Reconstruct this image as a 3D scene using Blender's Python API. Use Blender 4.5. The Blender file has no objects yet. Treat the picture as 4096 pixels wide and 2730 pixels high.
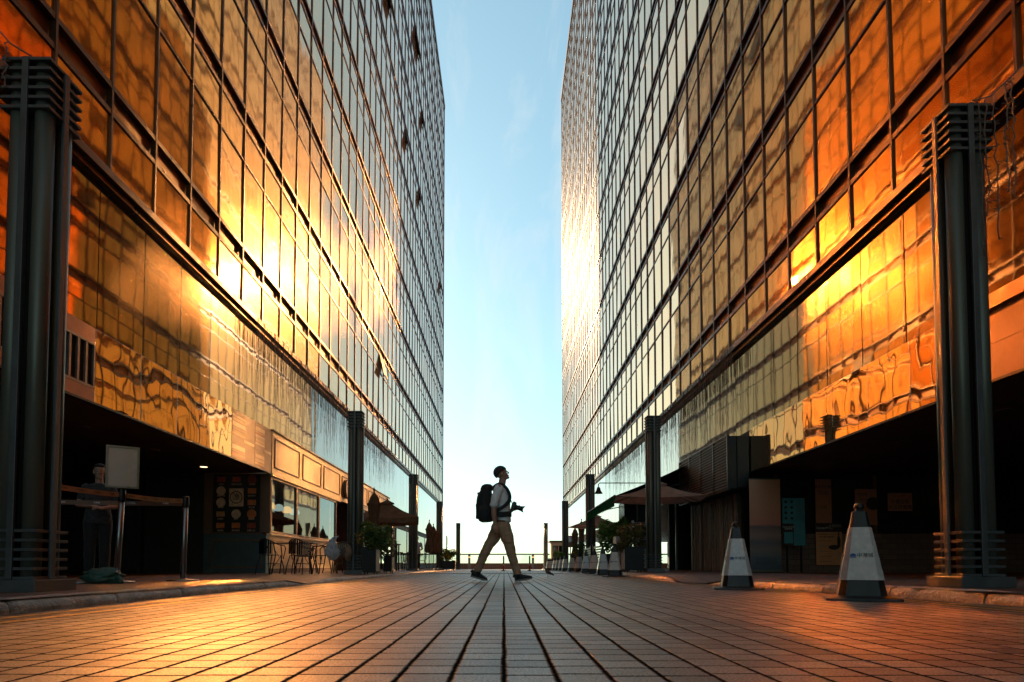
import bpy, bmesh, math, random
from mathutils import Vector, Matrix, Euler
R = math.radians
rng = random.Random(7)
sc = bpy.context.scene
col = sc.collection

# ------------------------------------------------------------------ render
sc.render.engine = 'CYCLES'
cy = sc.cycles
cy.use_denoising = True
cy.max_bounces = 18; cy.glossy_bounces = 14; cy.diffuse_bounces = 4
cy.transmission_bounces = 8; cy.transparent_max_bounces = 12
cy.caustics_reflective = True; cy.caustics_refractive = False
cy.sample_clamp_indirect = 0.0; cy.sample_clamp_direct = 0
cy.blur_glossy = 0.15
cy.use_guiding = True; cy.use_surface_guiding = True; cy.use_volume_guiding = False; cy.guiding_training_samples = 128; cy.surface_guiding_probability = 0.7
cy.use_adaptive_sampling = False
sc.view_settings.view_transform = 'Standard'; sc.view_settings.look = 'None'
sc.view_settings.gamma = 1.0; sc.view_settings.exposure = 1.05
sc.view_settings.use_curve_mapping = False

# ------------------------------------------------------------------ camera
CH, F, PITCH = 0.26, 640.0, R(2.5)
CXP, HOR = 504.0, 565.0
CYP = HOR - F * math.tan(PITCH)
cam = bpy.data.cameras.new('camera'); camo = bpy.data.objects.new('camera', cam); col.objects.link(camo)
camo.location = (0, 0, CH); camo.rotation_euler = (R(90) + PITCH, 0, 0)
cam.sensor_width = 36; cam.lens = 36 * F / 1024
cam.shift_x = (512 - CXP) / 1024; cam.shift_y = (CYP - 341) / 1024
cam.clip_start = 0.05; cam.clip_end = 30000
sc.camera = camo
def at(px, py, Y):
    "world point at forward distance Y seen at pixel (px, py) of the 1024 picture"
    v = (CYP - py) / F; t = math.tan(PITCH)
    z = Y * (v + t) / (1 - v * t)
    d = Y * math.cos(PITCH) + z * math.sin(PITCH)
    return Vector(((px - CXP) / F * d, Y, CH + z))

# ------------------------------------------------------------------ materials
MATS = {}
class N:
    def __init__(s, name):
        s.m = bpy.data.materials.new(name); s.m.use_nodes = True
        s.t = s.m.node_tree; s.t.nodes.clear(); MATS[name] = s.m
        s.out = s.n('ShaderNodeOutputMaterial')
    def n(s, typ, ins=None, **kw):
        nd = s.t.nodes.new(typ)
        for k, v in kw.items(): setattr(nd, k, v)
        if ins:
            for k, v in ins.items():
                if isinstance(v, tuple) and len(v) == 2 and hasattr(v[0], 'outputs'):
                    s.t.links.new(v[0].outputs[v[1]], nd.inputs[k])
                elif hasattr(v, 'outputs'): s.t.links.new(v.outputs[0], nd.inputs[k])
                else: nd.inputs[k].default_value = v
        return nd
    def surf(s, nd): s.t.links.new(nd.outputs[0], s.out.inputs[0]); return s.m
    def pos(s, scale=(1, 1, 1), obj=False):
        c = s.n('ShaderNodeTexCoord') if obj else s.n('ShaderNodeNewGeometry')
        return s.n('ShaderNodeMapping', {0: (c, 3 if obj else 0), 3: scale})
    def ramp(s, fac, stops):
        r = s.n('ShaderNodeValToRGB', {0: fac}); e = r.color_ramp.elements
        while len(e) < len(stops): e.new(0.5)
        for i, (p, c) in enumerate(stops):
            e[i].position = p; e[i].color = (c if len(c) == 4 else tuple(c) + (1,)) if isinstance(c, tuple) else (c, c, c, 1)
        return r
    def math(s, op, a, b=0.0): return s.n('ShaderNodeMath', {0: a, 1: b}, operation=op)
    def mix(s, fac, a, b, bt='MIX'):
        return s.n('ShaderNodeMixRGB', {0: fac, 1: a, 2: b}, blend_type=bt)
def c4(c): return tuple(c) + (1,)

def paint(name, c, rough=0.5, metal=0.0, var=0.25, scale=6.0, bump=0.15, spec=0.5, coat=0.0, obj=True):
    "painted / plain surface with uneven colour, gloss and a fine bump"
    k = N(name); p = k.pos((scale,) * 3, obj)
    n1 = k.n('ShaderNodeTexNoise', {0: p, 'Scale': 1.0, 'Detail': 5.0, 'Roughness': 0.65})
    lo = tuple(max(0, v * (1 - var)) for v in c); hi = tuple(min(1, v * (1 + var)) for v in c)
    cr = k.ramp(n1, [(0.3, lo), (0.7, hi)])
    rr = k.ramp(n1, [(0.3, max(0.03, rough - 0.1)), (0.7, min(1, rough + 0.1))])
    n2 = k.n('ShaderNodeTexNoise', {0: p, 'Scale': 9.0, 'Detail': 3.0})
    b = k.n('ShaderNodeBump', {'Strength': bump, 'Distance': 0.01, 'Height': n2})
    return k.surf(k.n('ShaderNodeBsdfPrincipled', {'Base Color': cr, 'Roughness': rr, 'Metallic': metal,
        'Normal': b, 'Specular IOR Level': spec, 'Coat Weight': coat}))

def glow(name, c, s):
    k = N(name); return k.surf(k.n('ShaderNodeEmission', {0: c4(c), 1: s}))

def mirror_glass(name, base, dust, dustcol, wob, wscale=1.0, rough=0.05, fine=0.0, coat=0.3, bloom=0.045, haze=0.022):
    "coated mirror glass: each pane has its own slow waves, with a film of dust on it"
    k = N(name)
    at_ = k.n('ShaderNodeAttribute', attribute_name='rnd')
    w = k.math('MULTIPLY', (at_, 2), 57.0)
    p = k.pos((1.0, 1.0, 0.75))
    n1 = k.n('ShaderNodeTexNoise', {0: p, 'W': w, 'Scale': 0.95 * wscale, 'Detail': 1.0, 'Roughness': 0.4}, noise_dimensions='4D')
    n2 = k.n('ShaderNodeTexNoise', {0: p, 'W': w, 'Scale': 3.2 * wscale, 'Detail': 1.5, 'Roughness': 0.5}, noise_dimensions='4D')
    h = k.math('ADD', n1, k.math('MULTIPLY', n2, 0.16 + fine))
    b = k.n('ShaderNodeBump', {'Strength': 1.0, 'Distance': wob, 'Height': h})
    tint = k.mix((at_, 2), c4(tuple(v * 0.93 for v in base)), c4(base))
    ga = k.n('ShaderNodeBsdfPrincipled', {'Base Color': tint, 'Metallic': 1.0, 'Roughness': rough, 'Normal': b, 'Coat Weight': coat, 'Coat Roughness': rough, 'Coat Normal': b})
    gb = k.n('ShaderNodeBsdfPrincipled', {'Base Color': tint, 'Metallic': 1.0, 'Roughness': 0.19, 'Normal': b})
    gc = k.n('ShaderNodeBsdfPrincipled', {'Base Color': tint, 'Metallic': 1.0, 'Roughness': 0.36})
    g = k.n('ShaderNodeMixShader', {0: haze, 1: k.n('ShaderNodeMixShader', {0: bloom, 1: ga, 2: gb}), 2: gc})
    q = k.pos((0.8, 0.8, 0.35))
    dn = k.n('ShaderNodeTexNoise', {0: q, 'W': w, 'Scale': 2.2, 'Detail': 6.0, 'Roughness': 0.7, 'Distortion': 0.6}, noise_dimensions='4D')
    fac = k.ramp(dn, [(0.3, dust * 0.5), (0.75, dust * 1.6)])
    d = k.n('ShaderNodeBsdfDiffuse', {0: c4(dustcol), 1: 0.6})
    return k.surf(k.n('ShaderNodeMixShader', {0: fac, 1: g, 2: d}))

mirror_glass('gold_glass', (1.0, 0.485, 0.135), 0.034, (0.85, 0.55, 0.33), 0.0050, 1.0, 0.036)
mirror_glass('gold_fascia', (1.0, 0.64, 0.36), 0.012, (0.80, 0.62, 0.45), 0.060, 0.36, 0.018, 0.0, 0.3, 0.03, 0.0)
mirror_glass('shop_glass', (0.38, 0.27, 0.17), 0.035, (0.55, 0.50, 0.42), 0.0020, 1.0, 0.028, 0.0, 0.6, 0.04, 0.0)
paint('brown_metal', (0.095, 0.046, 0.025), 0.35, 0.35, 0.3, 3.0, 0.08)
paint('spandrel_brown', (0.24, 0.105, 0.055), 0.42, 0.15, 0.25, 2.0, 0.1)
paint('orange_panel', (0.42, 0.15, 0.05), 0.4, 0.2, 0.25, 3.0, 0.08)
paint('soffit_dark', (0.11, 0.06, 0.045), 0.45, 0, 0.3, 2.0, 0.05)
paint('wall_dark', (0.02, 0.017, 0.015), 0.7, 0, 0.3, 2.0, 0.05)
paint('roof_grey', (0.25, 0.24, 0.23), 0.8)
paint('pillar_steel', (0.095, 0.097, 0.098), 0.42, 0.2, 0.2, 4.0, 0.06)
paint('pillar_tube', (0.135, 0.14, 0.11), 0.42, 0.35, 0.05, 1.0, 0.0)
paint('black_core', (0.012, 0.012, 0.012), 0.6)

# ------------------------------------------------------------------ mesh helper
def wl(o):
    v = Vector((0, 0, 0))
    while o: v += o.location; o = o.parent
    return v
class MB:
    def __init__(s): s.v = []; s.f = []; s.a = []
    def add(s, vs, fs, rnd=None):
        o = len(s.v); s.v += [Vector(p) for p in vs]; s.f += [tuple(i + o for i in q) for q in fs]
        s.a += [rnd if rnd is not None else rng.random()] * len(fs); return s
    def box(s, x0, x1, y0, y1, z0, z1, rnd=None):
        if x0 > x1: x0, x1 = x1, x0
        if y0 > y1: y0, y1 = y1, y0
        if z0 > z1: z0, z1 = z1, z0
        return s.add([(x0,y0,z0),(x1,y0,z0),(x1,y1,z0),(x0,y1,z0),(x0,y0,z1),(x1,y0,z1),(x1,y1,z1),(x0,y1,z1)],
            [(0,3,2,1),(4,5,6,7),(0,1,5,4),(1,2,6,5),(2,3,7,6),(3,0,4,7)], rnd)
    def cbox(s, c, d): return s.box(c[0]-d[0]/2,c[0]+d[0]/2,c[1]-d[1]/2,c[1]+d[1]/2,c[2]-d[2]/2,c[2]+d[2]/2)
    def cyl(s, p0, p1, r0, r1=None, n=12, caps=True):
        r1 = r0 if r1 is None else r1
        p0 = Vector(p0); p1 = Vector(p1); d = (p1 - p0).normalized()
        a = d.orthogonal().normalized(); b = d.cross(a)
        vs = []
        for p, r in ((p0, r0), (p1, r1)):
            for i in range(n):
                t = 2 * math.pi * i / n
                vs.append(p + a * (r * math.cos(t)) + b * (r * math.sin(t)))
        fs = [(i, (i+1) % n, n + (i+1) % n, n + i) for i in range(n)]
        if caps: fs += [tuple(range(n))[::-1], tuple(range(n, 2*n))]
        return s.add(vs, fs)
    def tube(s, pts, r, n=6, closed=False):
        pts = [Vector(p) for p in pts]; L = len(pts); rs = r if isinstance(r, (list, tuple)) else [r] * L
        vs = []; up = None
        for i, p in enumerate(pts):
            if closed: t = pts[(i+1) % L] - pts[i-1]
            else: t = pts[min(i+1, L-1)] - pts[max(i-1, 0)]
            t.normalize()
            if up is None: up = t.orthogonal().normalized()
            up = (up - t * up.dot(t)); up = up.normalized() if up.length > 1e-5 else t.orthogonal().normalized()
            b = t.cross(up)
            for k in range(n):
                q = 2 * math.pi * k / n
                vs.append(p + up * (rs[i] * math.cos(q)) + b * (rs[i] * math.sin(q)))
        fs = []
        for i in range(L if closed else L - 1):
            j = (i + 1) % L
            for k in range(n):
                fs.append((i*n+k, i*n+(k+1) % n, j*n+(k+1) % n, j*n+k))
        if not closed: fs += [tuple(range(n))[::-1], tuple(range((L-1)*n, L*n))]
        return s.add(vs, fs)
    def lathe(s, prof, c=(0, 0, 0), n=20, ph=0.0, sq=None):
        vs = []; fs = []; c = Vector(c)
        for r, z in prof:
            for i in range(n):
                t = 2 * math.pi * i / n + ph
                vs.append(c + Vector((r * math.cos(t), r * math.sin(t), z)))
        for j in range(len(prof) - 1):
            for i in range(n):
                fs.append((j*n+i, j*n+(i+1) % n, (j+1)*n+(i+1) % n, (j+1)*n+i))
        fs += [tuple(range(n))[::-1], tuple(range((len(prof)-1)*n, len(prof)*n))]
        return s.add(vs, fs)
    def grid(s, fn, nu, nv, closed_u=False):
        vs = [fn(i / nu, j / nv) for j in range(nv + 1) for i in range(nu + (0 if closed_u else 1))]
        w = nu if closed_u else nu + 1
        fs = []
        for j in range(nv):
            for i in range(nu):
                i2 = (i + 1) % w
                fs.append((j*w+i, j*w+i2, (j+1)*w+i2, (j+1)*w+i))
        return s.add(vs, fs)
    def ball(s, c, r, nu=12, nv=8):
        rx, ry, rz = r if isinstance(r, (tuple, list)) else (r, r, r)
        def fn(u, v):
            a = u * 2 * math.pi; b = (v - 0.5) * math.pi * 0.998
            return (c[0]+rx*math.cos(b)*math.cos(a), c[1]+ry*math.cos(b)*math.sin(a), c[2]+rz*math.sin(b))
        return s.grid(fn, nu, nv, True)
    def build(s, name, mat, parent=None, smooth=False, bev=0.0, sub=0, local=False):
        me = bpy.data.meshes.new(name)
        off = Vector((0, 0, 0)) if (parent is None or local) else wl(parent)
        me.from_pydata([tuple(p - off) for p in s.v], [], s.f)
        at_ = me.attributes.new('rnd', 'FLOAT', 'FACE')
        at_.data.foreach_set('value', s.a)
        me.materials.append(MATS[mat] if isinstance(mat, str) else mat)
        if smooth: me.polygons.foreach_set('use_smooth', [True] * len(s.f))
        me.update()
        o = bpy.data.objects.new(name, me); col.objects.link(o)
        if parent: o.parent = parent
        if bev:
            m = o.modifiers.new('bevel', 'BEVEL'); m.width = bev; m.segments = 2; m.limit_method = 'ANGLE'; m.angle_limit = R(40)
        if sub:
            m = o.modifiers.new('sub', 'SUBSURF'); m.levels = m.render_levels = sub
        return o
def tag(o, label=None, cat=None, group=None, kind=None):
    if label: o['label'] = label
    if cat: o['category'] = cat
    if group: o['group'] = group
    if kind: o['kind'] = kind
    return o
def empty(name, loc, label, cat, group=None, rz=0.0):
    o = bpy.data.objects.new(name, None); col.objects.link(o); o.location = loc; o.rotation_euler = (0, 0, rz)
    o.empty_display_size = 0.2
    return tag(o, label, cat, group)
def copy_tree(o, parent=None, loc=None, rz=None, label=None):
    c = o.copy(); col.objects.link(c)
    if parent: c.parent = parent
    for ch in [x for x in bpy.data.objects if x.parent == o]: copy_tree(ch, c)
    if loc is not None: c.location = loc
    if rz is not None: c.rotation_euler = (0, 0, rz)
    if label: c['label'] = label
    return c
# ------------------------------------------------------------------ light
SUN_AZ, SUN_EL = R(24.7), R(22.5)          # left of the street's axis, over the harbour
sd = Vector((-math.sin(SUN_AZ) * math.cos(SUN_EL), math.cos(SUN_AZ) * math.cos(SUN_EL), math.sin(SUN_EL)))
sl = bpy.data.lights.new('sun', 'SUN'); sl.energy = 5.0; sl.angle = R(1.8); sl.color = (1.0, 0.76, 0.48)
so = bpy.data.objects.new('sun', sl); col.objects.link(so); so.location = (-30, 90, 60)
so.rotation_euler = sd.to_track_quat('Z', 'Y').to_euler()
wd = bpy.data.worlds.new('World'); sc.world = wd; wd.use_nodes = True
wt = wd.node_tree; wt.nodes.clear()
def wn(t, **kw):
    nd = wt.nodes.new(t)
    for k, v in kw.items(): setattr(nd, k, v)
    return nd
sky = wn('ShaderNodeTexSky', sky_type='NISHITA', sun_disc=False, sun_elevation=SUN_EL, sun_rotation=-SUN_AZ,
         altitude=0.0, air_density=1.0, dust_density=0.35, ozone_density=2.2)
tint = wn('ShaderNodeMixRGB', blend_type='MULTIPLY'); tint.inputs[0].default_value = 1.0
tint.inputs[2].default_value = (1.27, 1.62, 1.48, 1)
bg = wn('ShaderNodeBackground'); bg.inputs[1].default_value = 0.103
wo = wn('ShaderNodeOutputWorld')
gam = wn('ShaderNodeGamma'); gam.inputs[1].default_value = 0.66
tc = wn('ShaderNodeTexCoord'); mp = wn('ShaderNodeMapping'); mp.inputs[3].default_value = (5.0, 1.0, 1.6); mp.inputs[2].default_value = (0.1, 0.25, 0.3)
cn = wn('ShaderNodeTexNoise'); cn.inputs['Scale'].default_value = 2.1; cn.inputs['Detail'].default_value = 8.0; cn.inputs['Roughness'].default_value = 0.62; cn.inputs['Distortion'].default_value = 0.7
crm = wn('ShaderNodeValToRGB'); crm.color_ramp.elements[0].position = 0.50; crm.color_ramp.elements[0].color = (0, 0, 0, 1); crm.color_ramp.elements[1].position = 0.80; crm.color_ramp.elements[1].color = (0.55, 0.55, 0.55, 1)
cmx = wn('ShaderNodeMixRGB'); cmx.inputs[2].default_value = (4.6, 4.6, 4.6, 1)
wt.links.new(tc.outputs[0], mp.inputs[0]); wt.links.new(mp.outputs[0], cn.inputs[0]); wt.links.new(cn.outputs[0], crm.inputs[0]); wt.links.new(crm.outputs[0], cmx.inputs[0])
wt.links.new(sky.outputs[0], gam.inputs[0]); wt.links.new(gam.outputs[0], tint.inputs[1]); wt.links.new(tint.outputs[0], cmx.inputs[1]); wt.links.new(cmx.outputs[0], bg.inputs[0]); wt.links.new(bg.outputs[0], wo.inputs[0])

# ------------------------------------------------------------------ towers
def pxarea(side, X, y0, y1, z0, z1):
    if y1 < 1.0: return 0
    pts = []
    for y, z in ((y0, z0), (y1, z0), (y1, z1), (y0, z1)):
        y = max(y, 0.5); d = y * math.cos(PITCH) + (z - CH) * math.sin(PITCH)
        u = (z - CH) * math.cos(PITCH) - y * math.sin(PITCH)
        pts.append((CXP + F * side * X / d, CYP - F * u / d))
    if max(p[0] for p in pts) < 0 or min(p[0] for p in pts) > 1024 or max(p[1] for p in pts) < 0: return 0
    pts = [(min(max(p[0], 0), 1024), min(max(p[1], 0), 682)) for p in pts]
    return abs(sum(pts[i][0]*pts[(i+1) % 4][1] - pts[(i+1) % 4][0]*pts[i][1] for i in range(4))) / 2

def tower(side, X0, pitch, phase, y_end, roof_z, u, label):
    """curtain-walled tower along the street; u scales its storey heights"""
    L = []
    y_start = phase - pitch * math.ceil((phase + 24) / pitch)
    t = empty('glass_tower', (side * X0, y_end / 2, 0), label, 'office tower')
    X = lambda dep: side * (X0 + dep)              # dep > 0 goes into the building
    Z = lambda s: CH + s * u
    ys = []
    y = y_start
    while y < y_end - 0.05: ys.append(y); y += pitch
    ys.append(y_end)
    ledge = Z(0.985)
    rows = []; rails = []; spans = []
    sp0, sp1 = 1.153, 1.226
    rows.append((ledge + 0.10, Z(sp0)))
    s = 0
    while True:
        a = Z(sp0 + 0.5455 * s); b = Z(sp1 + 0.5455 * s)
        if b + 0.3 > roof_z: break
        spans.append((a, b))
        tr = Z(1.558 + 0.5455 * s); nx = Z(sp0 + 0.5455 * (s + 1))
        rows.append((b, min(tr, roof_z)))
        if tr < roof_z - 0.2: rows.append((tr, min(nx, roof_z))); rails.append(tr)
        s += 1
    gd = 0.032                                    # glass sits this far behind the mullion faces
    cells = []
    for j, (z0, z1) in enumerate(rows):
        for i in range(len(ys) - 1):
            cells.append((pxarea(side, X0, ys[i], ys[i+1], z0, z1), i, j))
    cells.sort(key=lambda c: -c[0])
    rest = MB()
    def pane(m, i, j):
        z0, z1 = rows[j]; y0, y1 = ys[i], ys[i+1]
        ta = rng.gauss(0, 0.0048); tb = rng.gauss(0, 0.0040)
        yc = (y0+y1)/2; zc = (z0+z1)/2
        vs = []
        for yy, zz in ((y0, z0), (y1, z0), (y1, z1), (y0, z1)):
            vs.append((X(gd + (yy-yc)*ta + (zz-zc)*tb), yy, zz))
        m.add(vs, [(0, 1, 2, 3) if side < 0 else (3, 2, 1, 0)])
    for k, (a, i, j) in enumerate(cells):
        if k < 100: m = MB(); pane(m, i, j); m.build('window_pane', 'gold_glass', t)
        else: pane(rest, i, j)
    tag(rest.build('window_pane', 'gold_glass', t), kind='stuff')
    # body behind the glass, roof and the end walls
    MB().box(X(0.16), X(34), y_start, y_end, Z(0.985) - 0.03, roof_z).build('tower_body', 'wall_dark', t)
    MB().box(X(-0.03), X(34.1), y_start - 0.1, y_end + 0.12, roof_z, roof_z + 0.45).build('roof', 'brown_metal', t)
    # mullions, transoms, spandrels
    for y in ys:
        MB().box(X(0.0), X(0.10), y - 0.022, y + 0.022, ledge + 0.02, roof_z - 0.003).build('mullion', 'brown_metal', t)
    for tr in rails:
        MB().box(X(0.008), X(0.10), y_start, y_end, tr - 0.021, tr + 0.021).build('transom', 'brown_metal', t)
    for a, b in spans:
        m = MB(); m.box(X(0.008), X(0.14), y_start, y_end, a - 0.03, a + 0.055); m.box(X(0.008), X(0.14), y_start, y_end, b - 0.055, b + 0.03)
        m.build('transom', 'brown_metal', t)
        MB().box(X(0.115), X(0.158), y_start, y_end, a + 0.056, b - 0.056).build('spandrel', 'spandrel_brown', t)
    # ledge under the curtain wall
    m = MB(); m.box(X(-0.03), X(0.36), y_start, y_end, ledge - 0.03, ledge + 0.10); m.box(X(0.05), X(0.36), y_start, y_end, ledge - 0.13, ledge - 0.032)
    m.build('ledge', 'brown_metal', t, bev=0.008)
    # band of shop glass set back below the ledge
    f0, f1 = Z(0.397), Z(0.578)
    MB().box(X(0.42), X(34), y_start, y_end, f0 + 0.05, ledge - 0.04).build('inner_wall', 'wall_dark', t)
    for i in range(len(ys) - 1):
        m = MB(); ta = rng.gauss(0, 0.0025); y0, y1 = ys[i] + 0.012, ys[i+1] - 0.012
        h = (y1-y0)/2
        m.add([(X(0.16 - ta*h), y0, f1 - 0.2), (X(0.16 + ta*h), y1, f1 - 0.2), (X(0.16 + ta*h), y1, ledge - 0.12), (X(0.16 - ta*h), y0, ledge - 0.12)],
              [(0, 1, 2, 3) if side < 0 else (3, 2, 1, 0)])
        m.build('shop_window', 'shop_glass', t)
    return t, X, Z, ys, f0, f1, ledge

XL, XR = 6.2, 5.8
tl, LX, LZ, lys, lf0, lf1, lled = tower(-1, XL, 1.27, 8.57, 65.0, 48.0, XL, 'gold mirrored glass tower on the left with a cream cafe front at its foot')
tr_, RX, RZ, rys, rf0, rf1, rled = tower(1, XR, 1.158, 8.18, 62.9, 47.3, XR * 0.955, 'gold mirrored glass tower on the right with a black louvre box above its shops')

from mathutils import noise as mnoise
def nz(x, y, z=0.0): return mnoise.noise(Vector((x, y, z)))

# ------------------------------------------------------------------ ground
def paver_mat(name, wx, wy, ca, cb, joint, jx, jy, rough, bumpd, stag=0.5, wet=0.12):
    k = N(name)
    g = k.n('ShaderNodeNewGeometry'); wob = k.n('ShaderNodeTexNoise', {0: g, 'Scale': 2.2, 'Detail': 2.0})
    wob2 = k.n('ShaderNodeTexNoise', {0: g, 'Scale': 26.0, 'Detail': 2.0})
    sx = k.n('ShaderNodeSeparateXYZ', {0: g})
    wo_ = k.math('ADD', k.math('MULTIPLY', k.math('SUBTRACT', wob, 0.5), 0.008), k.math('MULTIPLY', k.math('SUBTRACT', wob2, 0.5), 0.004))
    u = k.math('DIVIDE', k.math('ADD', (sx, 0), wo_), wx)
    cu = k.math('FLOOR', u); fu = k.math('FRACT', u)
    rc = k.n('ShaderNodeTexWhiteNoise', {'W': cu}, noise_dimensions='1D')
    v0 = k.math('DIVIDE', k.math('ADD', (sx, 1), wo_), wy)
    v = k.math('ADD', v0, k.math('ADD', k.math('MULTIPLY', k.math('MODULO', cu, 2.0), stag), k.math('MULTIPLY', rc, 0.35)))
    cv = k.math('FLOOR', v); fv = k.math('FRACT', v)
    chip = k.n('ShaderNodeTexNoise', {0: g, 'Scale': 38.0, 'Detail': 4.0, 'Roughness': 0.65})
    ch_ = k.math('MULTIPLY', k.math('SUBTRACT', chip, 0.52), 0.010)
    def edge(fr, w, j):
        d = k.math('ADD', k.math('MULTIPLY', k.math('MINIMUM', fr, k.math('SUBTRACT', 1.0, fr)), w), ch_)
        return k.n('ShaderNodeMapRange', {0: d, 1: j * 0.35, 2: j * 1.35}, interpolation_type='SMOOTHSTEP')
    ex = edge(fu, wx, jx); ey = edge(fv, wy, jy)
    m = k.math('MULTIPLY', ex, ey)
    cell = k.n('ShaderNodeCombineXYZ', {0: cu, 1: cv})
    wn_ = k.n('ShaderNodeTexWhiteNoise', {0: cell}, noise_dimensions='3D')
    rs = k.n('ShaderNodeSeparateXYZ', {0: (wn_, 1)})
    n1 = k.n('ShaderNodeTexNoise', {0: g, 'Scale': 0.7, 'Detail': 7.0, 'Roughness': 0.62})
    n2 = k.n('ShaderNodeTexNoise', {0: g, 'Scale': 150.0, 'Detail': 3.0, 'Roughness': 0.7})
    n3 = k.n('ShaderNodeTexNoise', {0: g, 'Scale': 14.0, 'Detail': 5.0, 'Roughness': 0.7})
    c = k.mix((rs, 2), c4(ca), c4(cb))
    c = k.mix(0.75, c, k.ramp(n1, [(0.34, 0.42), (0.62, 1.12)]), 'MULTIPLY')
    c = k.mix(0.6, c, k.ramp(n3, [(0.3, 0.6), (0.7, 1.15)]), 'MULTIPLY')
    c = k.mix(0.8, c, k.ramp(n2, [(0.36, 0.18), (0.64, 1.6)]), 'MULTIPLY')
    c = k.mix(m, c4(joint), c)
    tl_ = k.math('ADD', k.math('MULTIPLY', k.math('SUBTRACT', (rs, 0), 0.5), k.math('MULTIPLY', fu, 0.22)),
                 k.math('MULTIPLY', k.math('SUBTRACT', (rs, 1), 0.5), k.math('MULTIPLY', fv, 0.30)))
    h = k.math('ADD', k.math('ADD', m, k.math('MULTIPLY', tl_, m)), k.math('ADD', k.math('MULTIPLY', n2, 0.07), k.math('MULTIPLY', n3, 0.10)))
    b = k.n('ShaderNodeBump', {'Strength': 1.0, 'Distance': bumpd, 'Height': h})
    rg = k.math('ADD', k.ramp(n1, [(0.3, rough - wet), (0.7, rough + wet * 0.6)]), k.math('MULTIPLY', k.math('SUBTRACT', 1.0, m), 0.4))
    return k.surf(k.n('ShaderNodeBsdfPrincipled', {'Base Color': c, 'Roughness': rg, 'Normal': b, 'Specular IOR Level': k.math('MULTIPLY', m, k.ramp(n2, [(0.35, 0.30), (0.62, 1.0)]))}))
paver_mat('paving', 0.123, 0.119, (0.14, 0.122, 0.112), (0.35, 0.31, 0.285), (0.012, 0.010, 0.009), 0.0070, 0.0056, 0.50, 0.0060, 0.0, 0.10)
paver_mat('slabs', 0.30, 0.30, (0.20, 0.11, 0.085), (0.28, 0.165, 0.13), (0.04, 0.03, 0.026), 0.004, 0.004, 0.5, 0.003)
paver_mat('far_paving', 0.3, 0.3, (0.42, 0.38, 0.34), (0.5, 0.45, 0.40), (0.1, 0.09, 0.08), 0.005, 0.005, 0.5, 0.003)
def stone(name, ca, cb, rough=0.75, scale=7.0, bump=0.5, dist=0.012):
    k = N(name); g = k.n('ShaderNodeNewGeometry')
    n1 = k.n('ShaderNodeTexNoise', {0: g, 'Scale': scale, 'Detail': 8.0, 'Roughness': 0.7})
    n2 = k.n('ShaderNodeTexNoise', {0: g, 'Scale': scale * 7, 'Detail': 5.0, 'Roughness': 0.7})
    c = k.ramp(n1, [(0.33, ca), (0.66, cb)]); c = k.mix(0.55, c, k.ramp(n2, [(0.3, 0.45), (0.65, 1.1)]), 'MULTIPLY')
    b = k.n('ShaderNodeBump', {'Strength': bump, 'Distance': dist, 'Height': n2})
    return k.surf(k.n('ShaderNodeBsdfPrincipled', {'Base Color': c, 'Roughness': rough, 'Normal': b}))
stone('kerb_stone', (0.30, 0.26, 0.23), (0.74, 0.69, 0.62), 0.5, 5.0, 1.0, 0.035)
stone('concrete', (0.30, 0.28, 0.26), (0.45, 0.42, 0.39))
k = N('yellow_paint'); g = k.n('ShaderNodeNewGeometry')
n1 = k.n('ShaderNodeTexNoise', {0: g, 'Scale': 22.0, 'Detail': 6.0, 'Roughness': 0.7})
k.surf(k.n('ShaderNodeBsdfPrincipled', {'Base Color': k.ramp(n1, [(0.38, (0.20, 0.13, 0.07)), (0.52, (0.62, 0.33, 0.03))]), 'Roughness': 0.5,
     'Normal': k.n('ShaderNodeBump', {'Strength': 0.4, 'Distance': 0.004, 'Height': n1})}))

def gz(y): return 0.0 if y < 24 else -0.16 * min(1.0, (y - 24) / 32.0)
road = MB()
def rg_(u, v):
    y = -40 + v * 103; return ((u - 0.5) * 9.4 - 0.02, y, gz(y) - 0.0)
road.grid(rg_, 2, 103)
tag(road.build('road', 'paving'), kind='structure')
# near-flat ground sheet carrying everything, out to the sea wall
gsh = MB(); gsh.grid(lambda u, v: ((u - 0.5) * 400, -120 + v * 183, gz(-120 + v * 183) - 0.03), 2, 120)
tag(gsh.build('ground', 'slabs'), kind='structure')
sea = MB().add([(-9000, 63.2, -5), (9000, 63.2, -5), (9000, 14000, -5), (-9000, 14000, -5)], [(0, 1, 2, 3)])
k = N('sea_water'); g = k.n('ShaderNodeNewGeometry'); n1 = k.n('ShaderNodeTexNoise', {0: g, 'Scale': 0.35, 'Detail': 6.0})
k.surf(k.n('ShaderNodeBsdfPrincipled', {'Base Color': (0.05, 0.10, 0.12, 1), 'Roughness': 0.15, 'Normal': k.n('ShaderNodeBump', {'Strength': 0.5, 'Distance': 0.3, 'Height': n1})}))
tag(sea.build('sea', 'sea_water'), kind='structure')

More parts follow.
